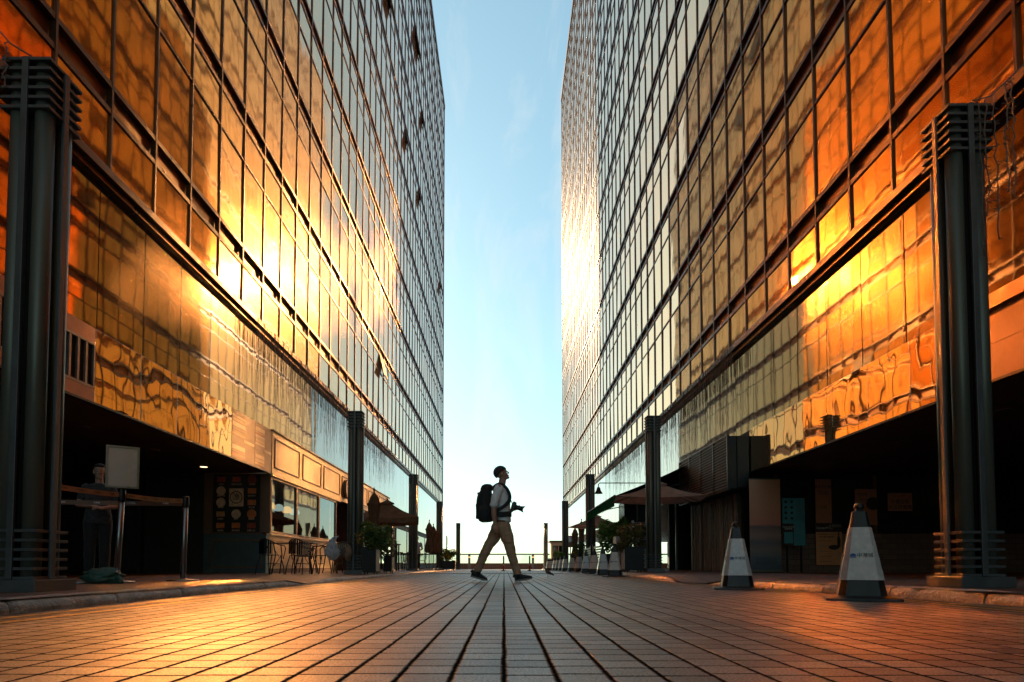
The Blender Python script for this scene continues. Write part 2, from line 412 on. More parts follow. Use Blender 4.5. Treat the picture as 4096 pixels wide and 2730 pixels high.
def kx_l(y): return -2.63 if y < 9 else -2.66 - 0.016 * (y - 9)
def kx_r(y): return 3.20 - 0.115 * max(0, y - 4.3) if y < 9 else 2.55 + 0.016 * (y - 9)
ZL1, ZL2, ZR = 0.075, 0.045, 0.083
def pavement(name, side, kx, segs):
    m = MB()
    for (ya, yb, za, zb) in segs:
        n = max(1, int((yb - ya) / 0.8))
        m.grid(lambda u, v: (kx(ya + (yb-ya)*v) + side*(0.02 + u * 18), ya + (yb-ya)*v, za + (zb-za)*v + gz(ya + (yb-ya)*v)), 6, n)
    tag(m.build(name, 'slabs'), kind='structure')
pavement('pavement', -1, kx_l, [(-30, 7.8, ZL1, ZL1), (7.8, 8.6, ZL1, 0.012), (8.6, 9.2, 0.012, 0.012), (9.2, 10.2, 0.012, ZL2), (10.2, 58, ZL2, ZL2)])
pavement('pavement', 1, kx_r, [(-30, 7.9, ZR, ZR), (7.9, 8.7, ZR, 0.012), (8.7, 9.3, 0.012, 0.012), (9.3, 10.1, 0.012, ZR), (10.1, 58, ZR, ZR)])
def kerb(side, kx, y0, y1, zt, d0, d1, L=0.92):
    "row of worn kerbstones; d0 / d1 = length of a dropped end"
    m = MB(); prof = [(0.0, 0.0), (-0.004, 0.30), (0.0, 0.55), (0.012, 0.78), (0.036, 0.94), (0.06, 1.0), (0.10, 1.01), (0.15, 1.0)]
    y = y0; i = 0
    while y < y1 - 0.05:
        e = min(y + L * rng.uniform(0.94, 1.04), y1); gp = 0.012
        n = 26 if y < 14 else 8; jx = rng.uniform(-0.006, 0.006); jz = rng.uniform(-0.004, 0.004)
        vs = []; fs = []
        for a in range(n + 1):
            yy = y + gp/2 + (e - y - gp) * a / n
            h = zt
            if yy < y0 + d0: h = 0.006 + (zt - 0.006) * (yy - y0) / d0
            if yy > y1 - d1: h = 0.006 + (zt - 0.006) * (y1 - yy) / d1
            endr = min(a, n - a) / n * (e - y)
            rd = 0.012 * max(0, 1 - endr / 0.03)
            for (o, q) in prof:
                w = 0.5 + 0.5 * q
                dn = 0.010 * nz(yy * 5.0, q * 3.0, side * 7) + 0.007 * nz(yy * 17.0, q * 9.0, 3.1) + 0.004 * nz(yy * 43.0, q * 20.0, 9)
                chip = max(0, nz(yy * 7.3, 5.5 + side, 1.7) - 0.32) * 0.07 * (1 if 0.5 < q else 0)
                dd = (o + jx + dn * w + chip + rd * q)
                vs.append((kx(yy) + side * dd, yy, gz(yy) + max(-0.01, h * q + jz * q - rd * (q > 0.9) - chip * 0.4 * (q > 0.8) + dn * 0.4 * q)))
        w = len(prof)
        for a in range(n):
            for b in range(w - 1):
                q = (a*w+b, a*w+b+1, (a+1)*w+b+1, (a+1)*w+b)
                fs.append(q if side > 0 else q[::-1])
        fs += [tuple(range(w)), tuple(range(n*w, n*w+w))[::-1]]
        m.add(vs, fs); y = e
    tag(m.build('kerb', 'kerb_stone', smooth=True), kind='structure')
kerb(-1, kx_l, -3, 8.45, ZL1 + 0.004, 0, 0.75)
kerb(-1, kx_l, 9.25, 56, ZL2 + 0.004, 0.5, 0)
kerb(1, kx_r, -3, 8.5, ZR + 0.004, 0, 0.6)
kerb(1, kx_r, 9.6, 56, ZR + 0.004, 0.6, 0)
m = MB()
for xo in (0.17, 0.36):
    m.grid(lambda u, v: (-2.63 + xo + u * 0.065 + 0.012 * nz(v * 30, xo), -2 + v * 30, 0.004), 1, 60)
m.grid(lambda u, v: (kx_r(1 + v * 30) - 0.16 - u * 0.06, 1 + v * 30, 0.004 + gz(1 + v * 30)), 1, 60)
m.grid(lambda u, v: (kx_r(1 + v * 30) - 0.32 - u * 0.06, 1 + v * 30, 0.004 + gz(1 + v * 30)), 1, 60)
tag(m.build('yellow_line', 'yellow_paint'), kind='structure')
# drain strip and paler forecourt across the far end
m = MB(); m.box(-3.4, 3.4, 18.9, 19.25, -0.05, 0.012)
tag(m.build('drain_strip', 'concrete'), kind='structure')
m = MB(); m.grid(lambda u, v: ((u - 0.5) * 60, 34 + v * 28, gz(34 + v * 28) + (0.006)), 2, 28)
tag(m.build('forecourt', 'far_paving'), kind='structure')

# ------------------------------------------------------------------ text
def text(body, size, loc, rot, mat, parent, name='lettering', align='CENTER', ext=0.0015, track=1.0):
    cu = bpy.data.curves.new(name, 'FONT'); cu.body = body; cu.size = size; cu.align_x = align; cu.align_y = 'CENTER'
    cu.extrude = ext; cu.space_character = track; cu.resolution_u = 3
    tmp = bpy.data.objects.new('tmp', cu); col.objects.link(tmp)
    dg = bpy.context.evaluated_depsgraph_get()
    me = bpy.data.meshes.new_from_object(tmp.evaluated_get(dg)); me.name = name
    bpy.data.objects.remove(tmp)
    me.transform(Matrix.Translation(Vector(loc) - (wl(parent) if parent else Vector())) @ Euler(rot).to_matrix().to_4x4())
    me.materials.clear(); me.materials.append(MATS[mat])
    o = bpy.data.objects.new(name, me); col.objects.link(o)
    if parent: o.parent = parent
    return o
FR = (R(90), 0, 0)                 # faces the camera
FL = (R(90), 0, R(90))             # on the left facade, faces the street
FRR = (R(90), 0, R(-90))           # on the right facade

# ------------------------------------------------------------------ foot of the towers
paint('cream_paint', (0.78, 0.66, 0.45), 0.5, 0, 0.12, 3.0, 0.05)
paint('teal_paint', (0.055, 0.085, 0.085), 0.5, 0, 0.2, 3.0, 0.05)
paint('trim_brown', (0.14, 0.075, 0.04), 0.5, 0, 0.2, 5.0, 0.05)
paint('red_wall', (0.30, 0.055, 0.025), 0.55, 0, 0.2, 3.0, 0.05)
paint('black_metal', (0.018, 0.018, 0.019), 0.4, 0.4, 0.3, 5.0, 0.05)
paint('louvre_metal', (0.24, 0.21, 0.19), 0.35, 0.5, 0.2, 4.0, 0.05)
paint('wood_table', (0.22, 0.10, 0.045), 0.45, 0, 0.3, 8.0, 0.1)
paint('dark_soffit_tile', (0.04, 0.035, 0.03), 0.6)
paint('ink', (0.03, 0.03, 0.03), 0.6, 0, 0.1)
paint('white_ink', (0.75, 0.74, 0.72), 0.6, 0, 0.05)
paint('blue_ink', (0.02, 0.10, 0.32), 0.6, 0, 0.05)
glow('lamp_on', (1.0, 0.62, 0.30), 2.2)
glow('pendant_amber', (1.0, 0.55, 0.16), 0.75)
glow('pendant_pale', (0.55, 0.72, 0.70), 0.6)

def soffit(t, X, f0, ya, yb, side, lit):
    MB().box(X(0.03), X(13), ya, yb, f0, f0 + 0.06).build('soffit', 'soffit_dark', t)
    k_ = 0
    y = 4.4
    while y < yb - 1:
        for dep in (1.3, 3.6, 5.9):
            r = MB(); r.lathe([(0.115, -0.012), (0.125, -0.004), (0.125, 0.0)], (X(dep), y, f0 - 0.001), 20)
            o = r.build('downlight', 'louvre_metal', t, smooth=True)
            q = MB(); q.lathe([(0.085, -0.016), (0.085, -0.0125)], (X(dep), y, f0 - 0.001), 16)
            q.build('lamp', 'lamp_on' if (round(y, 1), dep) in lit else 'soffit_dark', o)
        y += 2.3
# --- left: louvred strip, mirror fascia, striped hoardings
def fasc_panel(t, X, side, y0, y1, z0, z1, mat, name='fascia_panel', wob=0.0):
    m = MB(); n = 1
    ta = rng.gauss(0, 0.006)
    m.box(X(0.0), X(0.03), y0 + 0.004, y1 - 0.004, z0, z1)
    return m.build(name, mat, t, bev=0.002)
soffit(tl, LX, lf0, -60, 62, -1, {(15.9, 1.3)})
soffit(tr_, RX, rf0, -60, 60, 1, {(13.6, 3.6), (13.6, 5.9)})
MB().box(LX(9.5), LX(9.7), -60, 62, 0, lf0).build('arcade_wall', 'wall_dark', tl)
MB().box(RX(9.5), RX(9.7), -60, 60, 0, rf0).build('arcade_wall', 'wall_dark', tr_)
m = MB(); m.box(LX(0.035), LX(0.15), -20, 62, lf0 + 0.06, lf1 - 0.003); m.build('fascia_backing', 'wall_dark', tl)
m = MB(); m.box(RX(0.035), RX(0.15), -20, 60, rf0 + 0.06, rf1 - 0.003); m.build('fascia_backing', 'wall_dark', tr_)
MB().box(LX(-0.012), LX(0.06), -20, 16.9, lf0 - 0.035, lf0 - 0.002).build('fascia_trim', 'black_metal', tl)
MB().box(RX(-0.012), RX(0.06), -20, 15.0, rf0 - 0.035, rf0 - 0.002).build('fascia_trim', 'black_metal', tr_)
for y0, y1 in ((-6, -2), (-2, 2), (2, 4.6), (4.6, 7.2), (7.2, 9.57)):
    hz = lf1 - lf0
    MB().box(LX(0), LX(0.03), y0 + .004, y1 - .004, lf0, lf0 + hz * .17).build('fascia_panel', 'orange_panel', tl)
    MB().box(LX(0), LX(0.03), y0 + .004, y1 - .004, lf1 - hz * .2, lf1).build('fascia_panel', 'orange_panel', tl)
    m = MB(); m.box(LX(-0.004), LX(0.034), y0, y1, lf0 + hz * .172, lf0 + hz * .21); m.box(LX(-0.004), LX(0.034), y0, y1, lf1 - hz * .235, lf1 - hz * .202)
    n = int((y1 - y0) / 0.17)
    for i in range(n + 1):
        yy = y0 + (y1 - y0) * i / n
        m.box(LX(0), LX(0.034), yy - .022, yy + .022, lf0 + hz * .211, lf1 - hz * .236)
    m.build('louvre', 'louvre_metal', tl)
for i, (y0, y1) in enumerate(((9.58, 10.8), (10.8, 12.02), (12.02, 13.24), (13.24, 14.45))):
    fasc_panel(tl, LX, -1, y0, y1, lf0, lf1, 'gold_fascia')
for y0, y1 in ((-6, -3.2), (-3.2, -0.4), (-0.4, 2.4), (2.4, 5.2), (5.2, 8.0)):
    hz = rf1 - rf0
    MB().box(RX(0), RX(.03), y0 + .005, y1 - .005, rf0, rf0 + hz * .42).build('fascia_panel', 'spandrel_brown', tr_)
    MB().box(RX(0), RX(.03), y0 + .005, y1 - .005, rf0 + hz * .425, rf0 + hz * .82).build('fascia_panel', 'spandrel_brown', tr_)
    MB().box(RX(-.06), RX(.03), y0, y1, rf0 + hz * .825, rf1).build('fascia_panel', 'orange_panel', tr_)
for y0, y1 in ((8.0, 9.03), (9.03, 10.1), (10.1, 11.2), (11.2, 12.3), (12.3, 13.65), (13.65, 15.0)):
    fasc_panel(tr_, RX, 1, y0, y1, rf0, rf1, 'gold_fascia')
for i in range(60):                                     # glass goes on down past the shops on the right
    y0 = 19.3 + i * 1.158; y1 = y0 + 1.146
    if y1 > 62.9: break
    m = MB(); m.add([(RX(.0), y0, rf0), (RX(.004), y1, rf0), (RX(.0), y1, rf1 + .02), (RX(0), y0, rf1 + .02)], [(3, 2, 1, 0)])
    m.build('shop_window', 'shop_glass', tr_)

# striped hoarding panels
k = N('stripes'); sx = k.n('ShaderNodeSeparateXYZ', {0: k.pos((1, 1, 1), True)})
paint('poster_taupe', (0.20, 0.125, 0.09), 0.55, 0, 0.12, 3)
sc_ = [(0.55, .40, .22), (0.62, .52, .42), (0.50, .16, .13), (0.30, .2, .15), (0.66, .56, .44)]
for i, c in enumerate(sc_): paint('stripe_%d' % i, c, 0.55, 0, 0.08, 3)
del MATS['stripes']
hz = lf1 - lf0
for (y0, y1) in ((14.45, 15.8), (15.8, 16.93)):
    b = empty('hoarding', (-XL, y0, lf0), 'taupe hoarding with %s horizontal stripes beside the cream cafe sign band' % ('wide cream and red' if y0 < 15 else 'narrow pale and red'), 'hoarding', 'striped hoardings')
    MB().box(LX(-.004), LX(.03), y0 + .004, y1 - .004, lf0 - .002, lf1 + .002).build('board', 'poster_taupe', b)
    z = lf1 - hz * .10; w = y1 - y0
    while z > lf0 + hz * .08:
        h = hz * rng.choice((.02, .03, .05, .07, .09))
        if not (lf0 + hz * .36 < z < lf0 + hz * .47):
            MB().box(LX(-.007), LX(-.0045), y0 + .02, y0 + w * .56, z - h, z).build('stripe', 'stripe_%d' % rng.randrange(5), b)
        z -= h + hz * .012
    MB().box(LX(-.007), LX(-.0045), y0 + w * .5, y1 - .02, lf0 + hz * .40, lf0 + hz * .46).build('stripe', 'stripe_4', b)
# ------------------------------------------------------------------ cafe front on the left
cafe = empty('cafe_shopfront', (-XL, 16.9, ZL2), 'cream panelled cafe front with large windows below the left tower', 'shop front')
def frame_yz(m, X, d0, d1, y0, y1, z0, z1, w):
    m.box(X(d0), X(d1), y0, y1, z0, z0 + w); m.box(X(d0), X(d1), y0, y1, z1 - w, z1)
    m.box(X(d0), X(d1), y0, y0 + w, z0 + w, z1 - w); m.box(X(d0), X(d1), y1 - w, y1, z0 + w, z1 - w)
cz0, cz1 = lf0 - .02, lf1
for y0, y1 in ((16.95, 19.36), (19.36, 21.65), (21.65, 24.1), (24.1, 26.5), (26.5, 28.9), (28.9, 31.3), (31.3, 34.4)):
    MB().box(LX(-.02), LX(.03), y0 + .003, y1 - .003, cz0, cz1).build('sign_panel', 'cream_paint', cafe)
    m = MB(); frame_yz(m, LX, -.045, -.0205, y0 + .16, y1 - .16, cz0 + .17, cz1 - .17, .035)
    m.build('moulding', 'trim_brown', cafe, bev=.006)
MB().box(LX(-.06), LX(.04), 16.93, 34.4, cz1 + .001, cz1 + .035).build('cornice', 'trim_brown', cafe)
MB().box(LX(-.05), LX(.06), 16.93, 24.1, cz0 - .07, cz0 - .001).build('lintel', 'cream_paint', cafe)
wy = [16.93, 19.1, 21.4, 23.6]; wz0, wz1 = 1.10, cz0 - .072
k = N('cafe_glass')
g1 = k.n('ShaderNodeBsdfGlossy', {0: (0.75, 0.75, 0.72, 1), 1: 0.02,
     'Normal': k.n('ShaderNodeBump', {'Strength': 1.0, 'Distance': .0015, 'Height': k.n('ShaderNodeTexNoise', {0: k.pos(), 'Scale': 1.2, 'Detail': 1.0})})})
lw = k.n('ShaderNodeFresnel', {0: 1.9})
fc = k.math('ADD', k.math('MULTIPLY', lw, .7), .22)
k.surf(k.n('ShaderNodeMixShader', {0: fc, 1: k.n('ShaderNodeBsdfTransparent', {0: (.55, .55, .5, 1)}), 2: g1}))
for i in range(3):
    m = MB(); frame_yz(m, LX, -.01, .07, wy[i], wy[i+1], wz0, wz1, .07)
    w = m.build('window', 'trim_brown', cafe, bev=.006)
    MB().add([(LX(.03), wy[i]+.06, wz0+.06), (LX(.03), wy[i+1]-.06, wz0+.06), (LX(.03), wy[i+1]-.06, wz1-.06), (LX(.03), wy[i]+.06, wz1-.06)], [(0, 1, 2, 3)]).build('pane', 'cafe_glass', w)
MB().box(LX(0), LX(.10), 16.93, 23.6, ZL2 - .03, wz0 - .06).build('lower_wall', 'cream_paint', cafe)
MB().box(LX(-.05), LX(.08), 16.90, 23.62, wz0 - .059, wz0 - .002).build('sill', 'cream_paint', cafe, bev=.008)
MB().box(LX(-.025), LX(-.001), 16.93, 23.6, ZL2 - .03, ZL2 + .12).build('skirting', 'trim_brown', cafe)
for i in range(3):
    m = MB(); frame_yz(m, LX, -.02, -.0005, wy[i] + .18, wy[i+1] - .18, ZL2 + .2, wz0 - .16, .03)
    m.build('moulding', 'cream_paint', cafe, bev=.006)
# side wall of the cafe under the arcade, with its menu board
MB().box(LX(.101), LX(1.75), 16.93, 17.05, ZL2 - .03, 1.08).build('side_wall', 'teal_paint', cafe)
m = MB(); 
for a, b in ((LX(.2), LX(.24)), (LX(1.5), LX(1.54))): m.box(a, b, 16.91, 16.929, .22, .90)
m.box(LX(.2), LX(1.54), 16.91, 16.929, .9, .94); m.box(LX(.2), LX(1.54), 16.91, 16.929, .18, .22)
m.build('moulding', 'trim_brown', cafe)
m = MB(); m.box(LX(.0), LX(.22), 16.90, 17.06, 1.12, lf0 - .04); m.box(LX(1.55), LX(1.75), 16.90, 17.06, 1.082, lf0 - .04)
m.box(LX(.221), LX(1.549), 16.92, 17.05, 1.082, lf0 - .04); m.build('side_post', 'trim_brown', cafe)
paint('menu_black', (.014, .012, .011), .4)
for i, c in enumerate(((.50, .16, .04), (.55, .07, .03), (.45, .24, .10), (.30, .05, .02), (.6, .42, .28))): paint('dish_%d' % i, c, .4, 0, .45, 22)
mb_ = empty('menu_board', (LX(.885), 16.9, 1.13), 'black menu board of dish photos with a white centre sign on the cafe side wall', 'menu board')
x0, x1 = LX(1.5), LX(.27)
MB().box(x0, x1, 16.885, 16.918, 1.13, lf0 - .06).build('board', 'menu_black', mb_)
rows_ = 5; bw = x1 - x0; bh = lf0 - .06 - 1.13
names = ['大漁丼', '鮮蝦天婦羅', '海鮮鍋', '黑椒牛柳', '香煎帶子', '咖喱雞', '魚生飯', '炸豬扒', '蒸魚', '燒鰻魚', '蒜蓉蝦', '麻辣雞煲', '椒鹽九肚', '紅燒豆腐', '避風塘蟹']
kk = 0
for r_ in range(rows_):
    for c_ in range(3):
        cx_ = x0 + bw * (c_ + .5) / 3; cz_ = lf0 - .06 - bh * (r_ + .5) / rows_
        if c_ == 1 and r_ in (1, 2): continue
        m = MB(); m.lathe([(.10, 0), (.12, .004), (.12, .006)], (0, 0, 0), 18)
        sq = rng.random() < .35
        d = MB()
        if sq: d.box(cx_ - .11, cx_ + .11, 16.878, 16.884, cz_ - .05, cz_ + .09)
        else: d.cyl((cx_, 16.884, cz_ + .02), (cx_, 16.877, cz_ + .02), .125, .12, 20)
        d.build('dish_photo', 'dish_%d' % rng.randrange(5), mb_)
        text(names[kk % 15], .055, (cx_, 16.880, cz_ - .115), FR, 'dish_4', mb_); kk += 1
cx_ = (x0 + x1) / 2; cz_ = lf0 - .06 - bh * 2 / rows_
MB().box(cx_ - .19, cx_ + .19, 16.874, 16.884, cz_ - .24, cz_ + .24).build('centre_sign', 'dish_4', mb_)
m = MB(); m.tube([(cx_ + .155 * math.cos(a * .2617), 16.872, cz_ + .155 * math.sin(a * .2617)) for a in range(24)], .012, 5, True); m.build('ring', 'menu_black', mb_)
text('漁', .20, (cx_, 16.871, cz_), FR, 'menu_black', mb_)
# round blade sign on the sign band
rs_ = empty('round_sign', (LX(-.03), 24.6, 3.2), 'round dark disc sign with a pale character on the cream sign band', 'sign')
MB().cyl((LX(-.02), 24.75, 3.2), (LX(-.16), 24.75, 3.2), .36, .36, 32).build('disc', 'trim_brown', rs_, bev=.01)
text('漁', .46, (LX(-.163), 24.75, 3.2), FL, 'cream_paint', rs_)
# interior of the cafe and its hanging lamps
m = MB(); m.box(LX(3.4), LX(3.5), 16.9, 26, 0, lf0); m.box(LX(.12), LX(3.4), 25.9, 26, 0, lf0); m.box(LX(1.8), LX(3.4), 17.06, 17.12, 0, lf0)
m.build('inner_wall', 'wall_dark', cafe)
m = MB(); m.box(LX(.25), LX(3.39), 23.62, 23.72, 0.02, lf0 - .06); m.box(LX(.9), LX(1.0), 23.721, 25.899, 0.02, lf0 - .06); m.build('porch_wall', 'red_wall', cafe)
MB().box(LX(.84), LX(.896), 23.95, 24.85, ZL2, 2.15).build('door', 'trim_brown', cafe, bev=.01)
m = MB(); m.box(LX(.85), LX(.897), 25.1, 25.6, 1.3, 1.62); m.build('notice', 'cream_paint', cafe)
for i, (y, s) in enumerate(((17.45, 0), (18.25, 1), (18.95, 0), (19.7, 1), (20.45, 0), (21.2, 1))):
    lp = empty('pendant_lamp', (LX(.75), y, 2.02), '%s dome lamp hanging inside the cafe window, number %s from the corner' % (('amber', 'pale')[s], ('one', 'two', 'three', 'four', 'five', 'six')[i]), 'pendant lamp', 'lamps hanging in the cafe')
    lp['label'] = ['amber dome lamp hanging nearest the dark corner post of the cafe', 'pale dome lamp hanging mid first cafe window', 'amber dome lamp hanging beside the first window post',
                   'pale dome lamp hanging just past the first window post', 'amber dome lamp hanging mid second cafe window', 'pale dome lamp hanging beside the second window post'][i]
    MB().lathe([(.02, .12), (.09, .10), (.15, .02), (.16, -.04), (.13, -.09), (.05, -.10)], (LX(.75), y, 2.02), 20).build('lamp_shade', ('pendant_amber', 'pendant_pale')[s], lp, smooth=True)
    MB().cyl((LX(.75), y, 2.14), (LX(.75), y, lf0), .006).build('cord', 'black_metal', lp)
# open bar beyond the porch
bar = empty('bar_counter', (LX(1.2), 30, ZL2), 'dark bar with stainless hood and wooden counter behind the brown umbrella', 'bar')
MB().box(LX(.8), LX(1.2), 27, 34, ZL2, 1.08).build('counter', 'menu_black', bar)
MB().box(LX(.7), LX(1.25), 26.9, 34.1, 1.081, 1.13).build('counter_top', 'wood_table', bar, bev=.008)
m = MB(); m.box(LX(2.6), LX(2.7), 26.01, 36, 0, lf0); m.build('back_wall', 'wall_dark', bar)
m = MB(); m.box(LX(.6), LX(1.6), 28.2, 32.5, 1.85, 2.35)
for i in range(8): m.box(LX(.585), LX(.599), 28.2, 32.5, 1.88 + i * .055, 1.91 + i * .055)
m.build('hood', 'louvre_metal', bar)
for y in (26.2, 28.4, 31, 34.3):
    m = MB(); m.box(LX(.0), LX(.09), y - .05, y + .05, ZL2, cz0 - .002); m.build('post', 'cream_paint', bar)
# far shops on the left
fs_ = empty('dark_shopfront', (LX(.1), 45, 0), 'dark shop front with glass door past the bar on the left', 'shop front')
MB().box(LX(.1), LX(.2), 36, 62, 0, lf0).build('wall', 'wall_dark', fs_)
for i in range(9): 
    MB().add([(LX(.02), 34.45 + i * 3, lf0), (LX(.02), 37.4 + i * 3, lf0), (LX(.02), 37.4 + i * 3, lf1), (LX(.02), 34.45 + i * 3, lf1)], [(0, 1, 2, 3)]).build('glass_panel', 'shop_glass', fs_)
for i in range(5):
    MB().add([(LX(.09), 37 + i * 4.6, .3), (LX(.09), 41.2 + i * 4.6, .3), (LX(.09), 41.2 + i * 4.6, 2.4), (LX(.09), 37 + i * 4.6, 2.4)], [(0, 1, 2, 3)]).build('glass_panel', 'cafe_glass', fs_)

# ------------------------------------------------------------------ right-hand shops
lb = empty('louvre_box', (RX(-.5), 17, rf0), 'black louvred plant box jutting out above the plank wall', 'plant box')
bx0, bx1, by0, by1, bz0, bz1 = RX(-.52), RX(-.002), 15.04, 19.25, 2.06, 3.32
MB().box(bx0 + .06, bx1, by0, by1, bz0, bz1).build('case', 'black_metal', lb, bev=.008)
m = MB(); n = 4
for i in range(n + 1):
    yy = by0 + .03 + (by1 - by0 - .06) * i / n; m.box(bx0, bx0 + .058, yy - .03, yy + .03, bz0, bz1)
m.box(bx0, bx0 + .058, by0, by1, bz0 - .03, bz0 + .001); m.box(bx0, bx0 + .058, by0, by1, bz1 - .001, bz1 + .03)
m.build('frame', 'black_metal', lb)
m = MB(); 
for i in range(17):
    z = bz0 + .04 + i * (bz1 - bz0 - .06) / 17
    m.add([(bx0 + .004, by0 + .06, z), (bx0 + .004, by1 - .06, z), (bx0 + .052, by1 - .06, z + .05), (bx0 + .052, by0 + .06, z + .05),
           (bx0 + .004, by0 + .06, z + .008), (bx0 + .004, by1 - .06, z + .008), (bx0 + .052, by1 - .06, z + .058), (bx0 + .052, by0 + .06, z + .058)],
          [(0, 1, 2, 3), (7, 6, 5, 4), (0, 4, 5, 1), (2, 6, 7, 3)])
m.build('louvre_blades', 'louvre_metal', lb)
MB().box(bx0 + .22, bx1 - .02, by0 - .05, by0 - .001, bz0 + .02, bz1 - .02).build('end_panel', 'black_metal', lb, bev=.006)
# plank wall
pw = empty('plank_wall', (RX(0), 17.5, ZR), 'wall of upright mixed old planks below the black louvre box', 'plank wall')
pc = [(.10, .05, .03), (.16, .05, .03), (.06, .06, .05), (.2, .12, .07), (.05, .03, .02), (.12, .10, .08)]
for i, c in enumerate(pc): paint('plank_%d' % i, c, .6, 0, .4, 9, .25)
y = 15.75; i = 0
while y < 19.6:
    w = rng.uniform(.07, .15)
    MB().box(RX(-.01 - rng.random() * .025), RX(.06), y, y + w - .004, ZR, 2.05).build('plank', 'plank_%d' % rng.randrange(6), pw); y += w
MB().box(RX(.065), RX(.2), 15.7, 19.7, ZR, 2.3).build('backing', 'wall_dark', pw)
# end wall under the arcade on the right: dark windows with posters, brick base
ew = empty('shop_end_wall', (RX(4), 15.6, ZR), 'dark shop window wall with low brick base facing the camera under the right arcade', 'shop front')
MB().box(RX(.07), RX(9.5), 15.62, 15.75, 0, rf0).build('window_wall', 'menu_black', ew)
k = N('brick_base'); mp = k.n('ShaderNodeMapping', {0: (k.n('ShaderNodeNewGeometry'), 0), 2: (R(90), 0, 0)})
b_ = k.n('ShaderNodeTexBrick', {0: mp, 'Color1': (.17, .10, .08, 1), 'Color2': (.22, .14, .11, 1), 'Mortar': (.07, .05, .045, 1), 'Scale': 1.0, 'Mortar Size': .006, 'Brick Width': .36, 'Row Height': .13})
k.surf(k.n('ShaderNodeBsdfPrincipled', {'Base Color': b_, 'Roughness': .6}))
MB().box(RX(.8), RX(9.4), 15.52, 15.619, ZR - .05, 1.02).build('brick_base', 'brick_base', ew)
m = MB()
for xx in (.8, 3.2, 5.6, 8.0): m.box(RX(xx), RX(xx + .08), 15.54, 15.619, 1.021, rf0 - .01)
m.build('window_frame', 'trim_brown', ew)
def poster(name, px0, px1, py0, py1, Y, mat, label, lines, group=None):
    "flat poster facing the camera; lines = (text, size, x 0-1, y 0-1, material)"
    a = at(px0, py1, Y); b = at(px1, py0, Y)
    e = empty(name, ((a.x + b.x) / 2, Y, a.z), label, name.replace('_', ' '), group)
    MB().box(a.x, b.x, Y, Y + .012, a.z, b.z).build('sheet', mat, e)
    for (bd, s, u, v, mt) in lines:
        text(bd, s, (a.x + (b.x - a.x) * u, Y - .003, b.z + (a.z - b.z) * v), FR, mt, e, ext=.001)
    return e, a, b
paint('poster_red', (.55, .21, .11), .6, 0, .08); paint('poster_orange', (.75, .36, .17), .6, 0, .08)
paint('poster_teal', (.07, .30, .37), .5, 0, .1); paint('poster_dark', (.05, .03, .025), .6)
TW = 15.50
ps, a, b = poster('poster', 816, 831, 479, 526, TW, 'poster_red', 'tall dull red poster headed in bold capitals high on the dark shop window', [
    ('B.Y.O.W.', .11, .5, .17, 'ink'), ('Bring Your\nOwn Wine', .055, .5, .29, 'ink'), ('no corkage\nevery day', .035, .5, .6, 'ink')])
ps, a, b = poster('poster', 855.5, 876.5, 489, 525, TW, 'poster_red', 'square-topped red poster with a dark round plate behind the big cone', [('Oyster', .09, .35, .14, 'ink'), ('fresh daily', .045, .4, .3, 'ink')])
MB().cyl((b.x - .1, TW - .004, (a.z + b.z) / 2 + .08), (b.x - .1, TW - .010, (a.z + b.z) / 2 + .08), .16, .15, 24).build('plate_picture', 'poster_dark', ps)
poster('poster', 888, 912, 493, 511, TW, 'poster_red', 'small red notice with large characters right of the big cone', [
    ('Seasonal offer', .05, .5, .16, 'ink'), ('外賣自取', .115, .5, .5, 'ink'), ('七五折優惠', .115, .5, .8, 'ink')])
ps, a, b = poster('poster', 816.5, 841.5, 523, 565, 15.42, 'poster_orange', 'orange menu poster with dark heading standing low before the brick base', [
    ('中港城店', .075, .74, .075, 'white_ink'), ('OysterMine', .085, .33, .12, 'white_ink'), ('ANNIVERSARY Exclusive Offers', .042, .5, .27, 'ink'),
    ('六周年慶 生蠔放題 二人起', .045, .5, .335, 'ink')] + [('- - - ' * 4 if i % 2 else 'fresh oysters set menu', .03, .36, .42 + i * .062, 'ink') for i in range(9)])
MB().box(a.x, b.x, 15.416, 15.419, b.z - (b.z - a.z) * .215, b.z).build('heading', 'poster_dark', ps)
m = MB(); m.lathe([(.035, 0), (.035, .2), (.013, .27), (.013, .36)], (b.x - .08, 15.41, a.z + (b.z - a.z) * .42), 10)
m.ball((b.x - .2, 15.41, a.z + (b.z - a.z) * .42), (.13, .01, .06)); m.build('bottle_picture', 'poster_dark', ps)
mst = empty('menu_stand', (at(794, 575, 15.0).x, 15.0, ZR), 'pale blue menu board on two dark legs beside the sunset banner', 'menu stand')
a = at(783, 545.5, 15); b = at(804.5, 498, 15)
MB().box(a.x, b.x, 15.0, 15.03, a.z, b.z).build('board', 'poster_teal', mst)
MB().box(a.x + .0, a.x + (b.x-a.x) * .49, 14.994, 14.999, a.z, a.z + (b.z - a.z) * .46).build('dark_panel', 'poster_dark', mst)
MB().box(a.x + .03, a.x + (b.x-a.x) * .44, 14.989, 14.993, a.z + .05, a.z + (b.z - a.z) * .28).build('sheet', 'poster_teal', mst)
text('Oysters & Wine\n海鮮美酒', .045, (a.x + (b.x-a.x) * .25, 14.991, a.z + (b.z - a.z) * .37), FR, 'white_ink', mst)
for i in range(10):
    text(('fresh set menu', 'oyster plate  88', 'grilled fish  96')[i % 3], .026, (b.x - .13, 14.996, b.z - .06 - i * .05), FR, 'ink', mst)
for i in range(4):
    for j in range(2):
        MB().cyl((a.x + .08 + j * .14, 14.999, b.z - .09 - i * .13), (a.x + .08 + j * .14, 14.992, b.z - .09 - i * .13), .034, .034, 10).build('dish_photo', 'poster_dark', mst)
for xx in (a.x + .1, b.x - .1): MB().box(xx - .02, xx + .02, 15.005, 15.028, ZR, a.z).build('leg', 'black_metal', mst)
